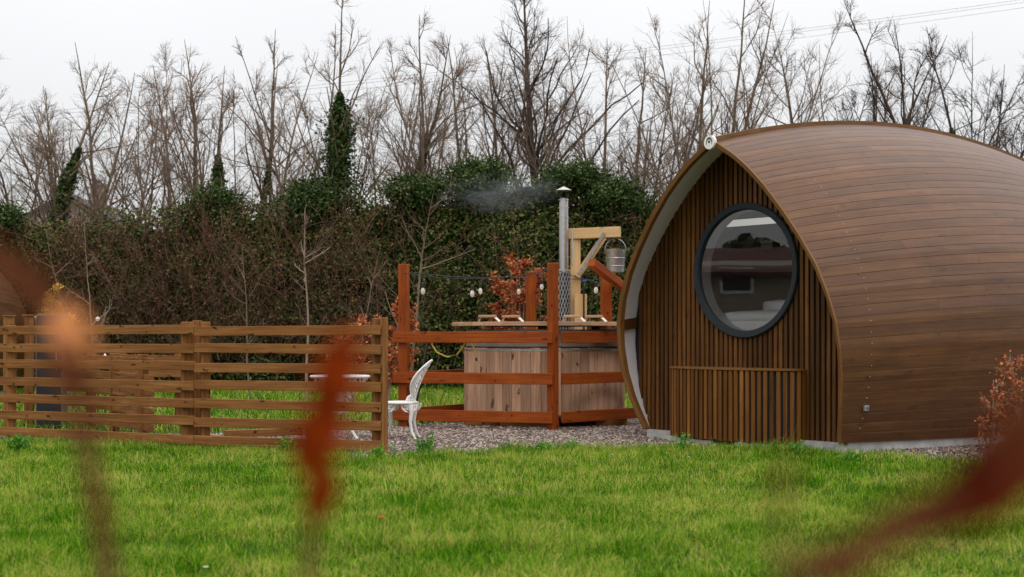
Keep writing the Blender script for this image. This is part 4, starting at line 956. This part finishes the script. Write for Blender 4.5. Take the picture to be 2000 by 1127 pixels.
# brambles and bare brown undergrowth in front of the hedge
def thicket(label, x0, x1, n, zmax, ylo, yhi, seed, nleaf):
    r = np.random.default_rng(seed); st_ = np.stack([r.uniform(x0, x1, n), r.uniform(ylo, yhi, n), r.uniform(0, .4, n) + r.random(n) ** 1.2 * zmax * .75], 1)
    d = np.stack([r.normal(0, .45, n), r.normal(-.1, .3, n), r.uniform(.5, 1.3, n)], 1); L = r.uniform(.6, 1.9, n); p = grow(st_, d, L, 7, .13, -.02, r); rad = np.full((n, 7), 1.) * np.linspace(.0068, .003, 7) * r.uniform(.6, 1.3, (n, 1))
    c, dd, fr_, pr, pi = children(p, rad, 4, .2, 1, (.4, 1.0), r); p2 = grow(c, dd, r.uniform(.15, .6, len(c)), 4, .14, .0, r); rad2 = np.full((len(c), 4), .0032)
    cx = p.mean(axis=(0, 1)); V, Fq = joinm([tubes(p, rad, 3), tubes(p2, rad2, 3)]); o = np_mesh('undergrowth', V, Fq, M_bram); tag(o, label, 'undergrowth', 'brown undergrowth along the hedge', 'stuff')
    i = r.integers(0, len(p2), nleaf); V, Fq = leaves(p2[i, 3] + r.normal(0, .04, (nleaf, 3)), .06, .2, r); l = np_mesh('dead_leaves', V, Fq, M_bleaf, o)
thicket('brown leafless undergrowth thick in the middle of the hedge above the fence', -10.4, -3.0, 950, 4.2, 32.55, 33.45, 5, 6000)
thicket('thin brown canes over the hedge above the left end of the fence', -15, -10.4, 170, 4.3, 32.2, 33.6, 6, 3500)
thicket('sparse brown canes on the green hedge behind the hot tub', -3.2, 4.5, 200, 4.4, 32.4, 33.6, 8, 2000)

def sapling(name, px, D, ytop, spread, label, seed, leafm=None, nleaf=0, lsize=.05, bark=M_twig, cat='sapling', group=None, stems=1, rb=.022, leaf_lo=None, flatl=1.0, wid=.7, lim=10):
    r = np.random.default_rng(seed); s = F / D; Ht = Zp(ytop, D); sp = spread / s; root = empty(name, (X(px, D), D, 0), 0, label, cat, group)
    S0 = r.normal(0, .03, (stems, 3)); S0[:, 2] = 0; d = np.stack([r.normal(0, .10, stems), r.normal(0, .08, stems), np.ones(stems)], 1); p0 = grow(S0, d, np.full(stems, Ht) * r.uniform(.8, 1, stems), 12, .04, .02, r); r0 = np.linspace(rb, .004, 12)[None] * np.ones((stems, 1))
    c, dd, fr_, pr, pi = children(p0, r0, lim, .22, .95, (.7, 1.25), r); dd[:, 2] = np.abs(dd[:, 2]); L1 = sp * r.uniform(.45, 1.1, len(c)) * (1.15 - fr_ * .8); p1 = grow(c, dd, L1, 8, .08, .05, r); r1 = np.linspace(.010, .004, 8)[None] * np.ones((len(c), 1)) * (rb / .022) ** .5
    c, dd, fr_, pr, pi = children(p1, r1, 5, .2, 1, (.35, .9), r); p2 = grow(c, dd, L1[pi] * .35 * r.uniform(.4, 1.2, len(c)), 5, .1, .03, r); r2 = np.full((len(c), 5), .0035)
    V, Fq = tubes(p0, r0, 7); np_mesh('trunk', V, Fq, bark, root, True); V, Fq = joinm([tubes(p1, r1, 4), tubes(p2, r2, 3)]); np_mesh('branches', V, Fq, bark, root)
    if nleaf:
        allp = np.concatenate([p2.reshape(-1, 3), p1[:, 3:].reshape(-1, 3)])
        if leaf_lo is not None: allp = allp[allp[:, 2] > leaf_lo]
        i = r.integers(0, len(allp), nleaf); V, Fq = leaves(allp[i] + r.normal(0, lsize * .6, (nleaf, 3)), lsize, .2, r, wid); np_mesh('leaves', V, Fq, leafm, root)
    return root
BG = 'bare saplings in front of the hedge'
sapling('bare_sapling', 792, 25, 372, 190, 'bare sapling with wide pale branches behind the left orange post', 21, group=BG, rb=.035, lim=14, bark=M_bark)
sapling('bare_sapling', 604, 26, 400, 120, 'dark bare sapling rising above the middle of the slatted fence', 22, group=BG, rb=.03, lim=12)
sapling('bare_sapling', 148, 24, 430, 100, 'bare sapling with a V-shaped fork above the left part of the fence', 23, group=BG, rb=.025, bark=M_bark)
sapling('bare_sapling', 180, 25, 420, 110, 'bare sapling next to the forked one, further right', 24, group=BG, rb=.02)
sapling('bare_sapling', 490, 27, 420, 110, 'thin bare sapling left of the dark sapling above the fence', 25, group=BG, rb=.02, bark=M_bark)
sapling('bare_sapling', 690, 27, 440, 100, 'thin bare sapling above the right end of the slatted fence', 26, group=BG, rb=.02, bark=M_bark)
GB = 'copper beech saplings holding orange leaves'
sapling('beech_sapling', 752, 22, 545, 75, 'orange-leaved beech between the slatted fence end and the left orange post', 31, M_beech, 2800, .06, group=GB, stems=3, lim=9)
sapling('beech_sapling', 1018, 23.6, 505, 105, 'orange-leaved beech behind the hot tub lid', 32, M_beech, 5200, .06, group=GB, stems=6, lim=10, leaf_lo=1.3)
sapling('beech_sapling', 1925, 12.2, 705, 62, 'orange-leaved young beech in front of the pod side at the right', 33, M_beech, 420, .036, group=GB, stems=2, rb=.008, lim=9)
sapling('beech_sapling', 1990, 12.0, 690, 75, 'orange-leaved young beech at the right edge of the photo', 34, M_beech, 700, .036, group=GB, stems=3, rb=.008, lim=10)
sapling('beech_sapling', 690, 23.5, 640, 80, 'low orange-leaved beech seen through the top rails of the slatted fence', 35, M_beech, 1100, .05, group=GB, stems=3, lim=8)
sapling('yellow_shrub', 132, 22.5, 545, 42, 'small shrub with yellow autumn leaves above the left of the fence', 36, M_yleaf, 420, .06, cat='shrub', stems=4, rb=.01, lim=8, leaf_lo=1.35)
# weeds at the gravel edge
def weed(px, D, hgt, n, lab, seed, upright=False):
    r = np.random.default_rng(seed); root = empty('weed', (X(px, D), D, 0), 0, lab, 'weed', 'weeds along the gravel edge')
    m = 7 if upright else 16; d = np.stack([r.normal(0, .35 if not upright else .12, m), r.normal(0, .35 if not upright else .12, m), np.ones(m)], 1); p = grow(r.normal(0, .04, (m, 3)) * np.array([1, 1, 0]), d, hgt * r.uniform(.5, 1, m), 6, .08, .0, r)
    V, Fq = tubes(p, np.full((m, 6), .003), 4); np_mesh('stem', V, Fq, M_weed, root); i = r.integers(0, m, n); j = r.integers(1, 6, n); V, Fq = leaves(p[i, j] + r.normal(0, .02, (n, 3)), .045, .3, r, .5); np_mesh('leaves', V, Fq, M_weed, root)
for i, (px, D, hg, n, lab, up_) in enumerate(((834, 15.0, .22, 190, 'leafy green weed in front of the garden chair', 0), (1062, 15.2, .09, 260, 'low broad-leaved weed patch in front of the centre railing post', 0), (1110, 15.4, .09, 220, 'low weed patch just right of the centre railing post', 0), (1334, 15.0, .24, 130, 'upright nettle at the left corner of the slatted bay', 1), (1548, 14.6, .16, 120, 'small weed beside the red cap under the pod', 1), (1660, 13.8, .13, 150, 'leafy weed in front of the pod corner slab', 0), (736, 14.3, .14, 160, 'weed clump at the foot of the fence end post', 0), (560, 15.1, .16, 180, 'weed clump in front of the lowest fence rail', 0), (40, 15.3, .2, 260, 'dark weed clump near the left end of the fence', 0), (1895, 12.6, .18, 160, 'weed at the foot of the young beech on the right', 0))): weed(px, D, hg, n, lab, 50 + i, up_)
# fallen leaf and daisies
lf = MB(); c0 = P(745, 1034, F * H / (1034 - HY)); lf.quad([(-.035, 0, 0), (0, -.02, .012), (.04, .003, .004), (0, .025, .02)], [(0, 0)] * 4); o = lf.build('fallen_leaf', M_beech); o.location = (c0.x, c0.y, .07); tag(o, 'single orange fallen leaf on the lawn', 'leaf')
for i, (px, py, lab) in enumerate(((1345, 893, 'pale daisy nearest the slatted bay'), (1302, 885, 'pale daisy left of the slatted bay'), (402, 1108, 'pale daisy at the bottom of the lawn'), (1197, 888, 'pale daisy in front of the left pod rim'))):
    D = F * (H - .1) / (py - HY); r_ = empty('daisy', (X(px, D), D, 0), 0, lab, 'flower', 'daisies in the lawn'); mb = MB(); mb.tube([(0, 0, 0), (0, 0, .1)], .0015, 5); mb.build('stem', M_weed, r_)
    mb = MB(); [mb.quad([(0, 0, .1), (math.cos(a - .2) * .012, math.sin(a - .2) * .012, .103), (math.cos(a) * .016, math.sin(a) * .016, .105), (math.cos(a + .2) * .012, math.sin(a + .2) * .012, .103)], [(0, 0)] * 4) for a in np.linspace(0, 6.28, 13)[:-1]]; mb.build('petals', M_white, r_)

# ------------------------------------------------------------------ out-of-focus beech twigs close to the lens
def fg_leaf(name, p, d, L, wd, par, loc, curl=.25, m=None, nrm=(0, -1, 0)):
    d = Vector(d).normalized(); n0 = Vector(nrm); sidev = d.cross(n0).normalized(); nv = sidev.cross(d).normalized(); V = []; Fc = []; nl = 10
    for i in range(nl + 1):
        f = i / nl; hw = wd / 2 * math.sin(math.pi * min(1, f * .96 + .03)) ** .7
        for s in (-1, -.5, 0, .5, 1): V.append(Vector(p) - loc + d * L * f + sidev * s * hw + nv * (-curl * L * (f - .5) ** 2 + abs(s) * hw * .35 + .04 * L * math.sin(f * 14 + s)))
    for i in range(nl):
        for k in range(4): A = i * 5 + k; Fc.append((A, A + 1, A + 6, A + 5))
    return link(name, V, Fc, m or M_beech, par, smooth=True)
M_fgred = foliage('dark copper leaf', [(.12, .013, .002), (.17, .021, .003), (.23, .034, .005)], 20, .8, .0, .3, .1)
M_fgdark = foliage('dark maroon leaf', [(.055, .008, .004), (.085, .014, .006), (.12, .024, .010)], 20, .8, .0, .3, .1)
M_fgstem = foliage('brown twig bark', [(.09, .045, .02), (.13, .065, .03), (.17, .09, .04)], 20, .85, .0, .3)
M_fgorange = foliage('bright orange leaf', [(.68, .22, .07), (.78, .30, .11), (.85, .38, .16)], 20, .5, .2, .3, .2)
M_fgbrown = foliage('brown copper leaf', [(.085, .026, .012), (.125, .040, .018), (.17, .06, .03)], 20, .8, .0, .3, .1)
def fg_twig(label, D, path, leaves_, rad):
    pts = [P(*q[:2], q[2] if len(q) > 2 else D) for q in path]; base = Vector((pts[-1].x, pts[-1].y, 0)); r_ = empty('beech_twig', base, 0, label, 'twig', 'out-of-focus copper beech shoots close to the camera')
    mb = MB(); pts.append(Vector((pts[-1].x + .01, pts[-1].y, .5))); pts.append(base); mb.tube([p - base for p in pts], [rad * (.6 + .8 * i / len(pts)) for i in range(len(pts))], 8); mb.build('stem', M_fgstem, r_, smooth=True)
    for (x0, y0, x1, y1, wpx, m) in leaves_:
        p0, p1 = P(x0, y0, D - .02), P(x1, y1, D - .02); fg_leaf('leaf', p0, p1 - p0, (p1 - p0).length, wpx * D / F, r_, base, m=m)
fg_twig('blurred copper twig at the left with one bright orange leaf', .68, [(60, 540), (120, 640), (145, 720), (165, 860), (195, 1000), (215, 1160)],
        [(-30, 470, 75, 575, 60, M_fgbrown), (40, 500, 105, 620, 70, M_fgbrown), (110, 590, 175, 700, 75, M_fgorange), (120, 640, 160, 790, 70, M_fgbrown), (150, 760, 185, 900, 30, M_fgbrown), (175, 900, 215, 1080, 34, M_fgbrown)], .0050)
fg_twig('blurred dark red leaf hanging before the right half of the fence', .74, [(665, 650), (640, 760), (620, 900), (612, 1000), (600, 1160)],
        [(680, 640, 630, 840, 84, M_fgred), (660, 770, 585, 930, 92, M_fgred), (645, 900, 610, 1030, 64, M_fgred)], .0034)
fg_twig('large blurred dark red shoot crossing the bottom right corner', .46, [(2060, 800), (1930, 930), (1830, 1010), (1700, 1060), (1560, 1100), (1520, 1180)],
        [(2120, 780, 1780, 1060, 150, M_fgdark), (2060, 740, 1860, 960, 90, M_fgbrown), (1880, 950, 1640, 1090, 90, M_fgbrown), (1740, 1050, 1540, 1140, 90, M_fgbrown)], .0046)
fg_twig('faint blurred brown twig in front of the lawn below the slatted bay', .52, [(1530, 900), (1526, 960), (1524, 1040), (1524, 1170)], [(1545, 890, 1515, 990, 30, M_fgbrown)], .0018)

# ------------------------------------------------------------------ far things
def house(label, loc, rz, w_, d_, eave, ridge, wallm, roofm, windows, group=None, chim=None, ch_=1.0):
    r_ = empty('house', loc, rz, label, 'house', group); mb = MB()
    mb.prism([(-w_ / 2, 0), (w_ / 2, 0), (w_ / 2, eave), (0, ridge), (-w_ / 2, eave)], -d_ / 2, d_ / 2); mb.build('wall', wallm, r_)
    mb = MB()
    for s in (1, -1):
        a = Vector((s * (w_ / 2 + .35), 0, eave - .28)); b_ = Vector((0, 0, ridge + .10)); dd = (b_ - a); M_ = Matrix((dd.normalized(), Vector((0, 1, 0)), dd.normalized().cross(Vector((0, 1, 0))))).transposed(); mb.box((a + b_) / 2, (dd.length, d_ + .5, .13), M_)
    rf = mb.build('roof', roofm, r_)
    if chim is not None:
        mb = MB(); mb.box((0, chim, ridge - .2 + .6 * ch_), (.6, .8 * ch_, 1.2 * ch_)); mb.box((0, chim, ridge - .2 + 1.22 * ch_), (.7, .9 * ch_, .08)); mb.build('chimney', wallm, rf, .02)
        mb = MB(); [mb.lathe([(.1, ridge - .2 + 1.2 * ch_), (.09, ridge - .2 + 1.45 * ch_)], 12, (0, chim + q * ch_, 0)) for q in (-.2, .2)]; mb.build('chimney_pot', M_red if False else roofm, rf)
    for (cx, cz, ww, wh, face) in windows:
        # face 'x+' = long wall on +x, 'y-' = gable at -y
        if face == 'x+': c = Vector((w_ / 2, cx, cz)); sz_ = (.06, ww, wh); inn = (.07, ww - .2, wh - .2)
        else: c = Vector((cx, -d_ / 2, cz)); sz_ = (ww, .06, wh); inn = (ww - .2, .07, wh - .2)
        mb = MB(); mb.box(c, sz_); f_ = mb.build('window', M_white, r_); mb = MB(); mb.box(c, inn); mb.build('pane', M_black, f_)
    return r_
M_render = plain('cream render', (.36, .31, .25), .85, nscale=1.5, namt=.15)
M_brickw = plain('buff wall', (.40, .33, .26), .85, nscale=2, namt=.25)
M_slate = plain('dark slate roof', (.06, .05, .055), .7, nscale=4, namt=.3)
M_redroof = plain('dull red tiles', (.13, .05, .04), .8, nscale=4, namt=.3)
house('cream gabled house with dark roof half hidden by trees at the far left', (X(128, 62), 66, 0), math.radians(0), 8.0, 8, 5.2, 7.3, M_render, M_slate, [(-1.6, 4.6, 1.1, 1.2, 'y-'), (1.7, 4.6, 1.1, 1.2, 'y-')], chim=1.0)
house('low buff cottage seen only as a reflection in the round window', (-28.0, 20.3, 0), 0, 5, 10.4, 3.42, 3.95, M_brickw, M_redroof, [(-3.3, 2.95, 1.05, .80, 'x+'), (1.6, 2.9, 1.6, .8, 'x+')], chim=-4.2, ch_=.42)
bare_tree('reflected_tree', 0, 30, 100, 'bare tree beside the cottage that is reflected in the round window', 3, 120, seed=400, group=None).location = (-34, 13.2, 0)
h2 = empty('dark_shrubbery', (-46, 16, 0), 0, 'dark shrubbery behind the cottage reflected in the round window', 'shrubbery'); n = 9000
c = np.stack([RNG.normal(0, 1.0, n), RNG.uniform(-16, 16, n), RNG.random(n) ** .8 * 4.7], 1); c[:, 2] *= (1 + .2 * np.exp(-((c[:, 1] - .8) / 1.6) ** 2)); V, Fq = leaves(c, .6, .2); np_mesh('foliage', V, Fq, M_ivy, h2)
# power lines
M_wire = plain('grey wire', (.10, .10, .11), .6)
for i, (pts, lab) in enumerate((([(2050, -8), (1200, 101), (860, 140), (300, 200), (-60, 230)], 'upper overhead power line crossing the sky behind the trees'), ([(2050, -2), (1200, 106), (860, 146), (300, 207), (-60, 238)], 'middle overhead power line just beneath the upper one'), ([(2050, 8), (1200, 118), (860, 158), (300, 216), (-60, 246)], 'lowest of the three overhead power lines in the sky'))):
    D = 58 + i * 1.2; xs_ = np.linspace(2300, -400, 40); cf = np.polyfit([p[0] for p in pts], [p[1] for p in pts], 2); mb = MB(); mb.tube([P(x, float(np.polyval(cf, x)), D) for x in xs_], .006, 5); o = mb.build('power_line', M_wire); tag(o, lab, 'power line', 'overhead power lines')
# smoke from the chimney
m_, t, b = mat('drifting smoke'); t.nodes.remove(b); out = [x for x in t.nodes if x.type == 'OUTPUT_MATERIAL'][0]; pv = N(t, 'ShaderNodeVolumePrincipled'); t.links.new(pv.outputs[0], out.inputs[1])
pv.inputs['Color'].default_value = (.88, .93, 1, 1); oc = N(t, 'ShaderNodeTexCoord').outputs['Object']
ln = N(t, 'ShaderNodeVectorMath', operation='LENGTH'); t.links.new(mapping(t, oc, (1 / 1.05, 1 / .45, 1 / .36)), ln.inputs[0])
fo = N(t, 'ShaderNodeMapRange'); fo.inputs[1].default_value = .0; fo.inputs[2].default_value = 1; fo.inputs[3].default_value = 1; fo.inputs[4].default_value = 0; t.links.new(ln.outputs['Value'], fo.inputs[0])
nn = ramp(t, noise(t, mapping(t, oc, (1.6, 2.5, 4.0)), 1.5, 5, .6), [(.40, (0, 0, 0)), (.72, (1, 1, 1))]); m1 = N(t, 'ShaderNodeMath', operation='MULTIPLY'); t.links.new(fo.outputs[0], m1.inputs[0]); t.links.new(nn, m1.inputs[1])
m2 = N(t, 'ShaderNodeMath', operation='MULTIPLY'); m2.inputs[1].default_value = .8; t.links.new(m1.outputs[0], m2.inputs[0]); t.links.new(m2.outputs[0], pv.inputs['Density'])
mb = MB(); V = []; Fc = []; nu, nv_ = 32, 16
for j in range(nv_ + 1):
    for i in range(nu): ph = math.pi * j / nv_; th = 2 * math.pi * i / nu; V.append((math.cos(ph) * 1.05, math.sin(ph) * math.cos(th) * .45, math.sin(ph) * math.sin(th) * .36))
for j in range(nv_):
    for i in range(nu): i2 = (i + 1) % nu; Fc.append((j * nu + i, j * nu + i2, (j + 1) * nu + i2, (j + 1) * nu + i))
o = link('smoke', V, [tuple(reversed(f)) for f in Fc], m_); c0 = P(982, 375, 21.9); o.location = c0; o.rotation_euler = (0, math.radians(-3), 0); tag(o, kind='stuff')
print('objects', len(bpy.data.objects))
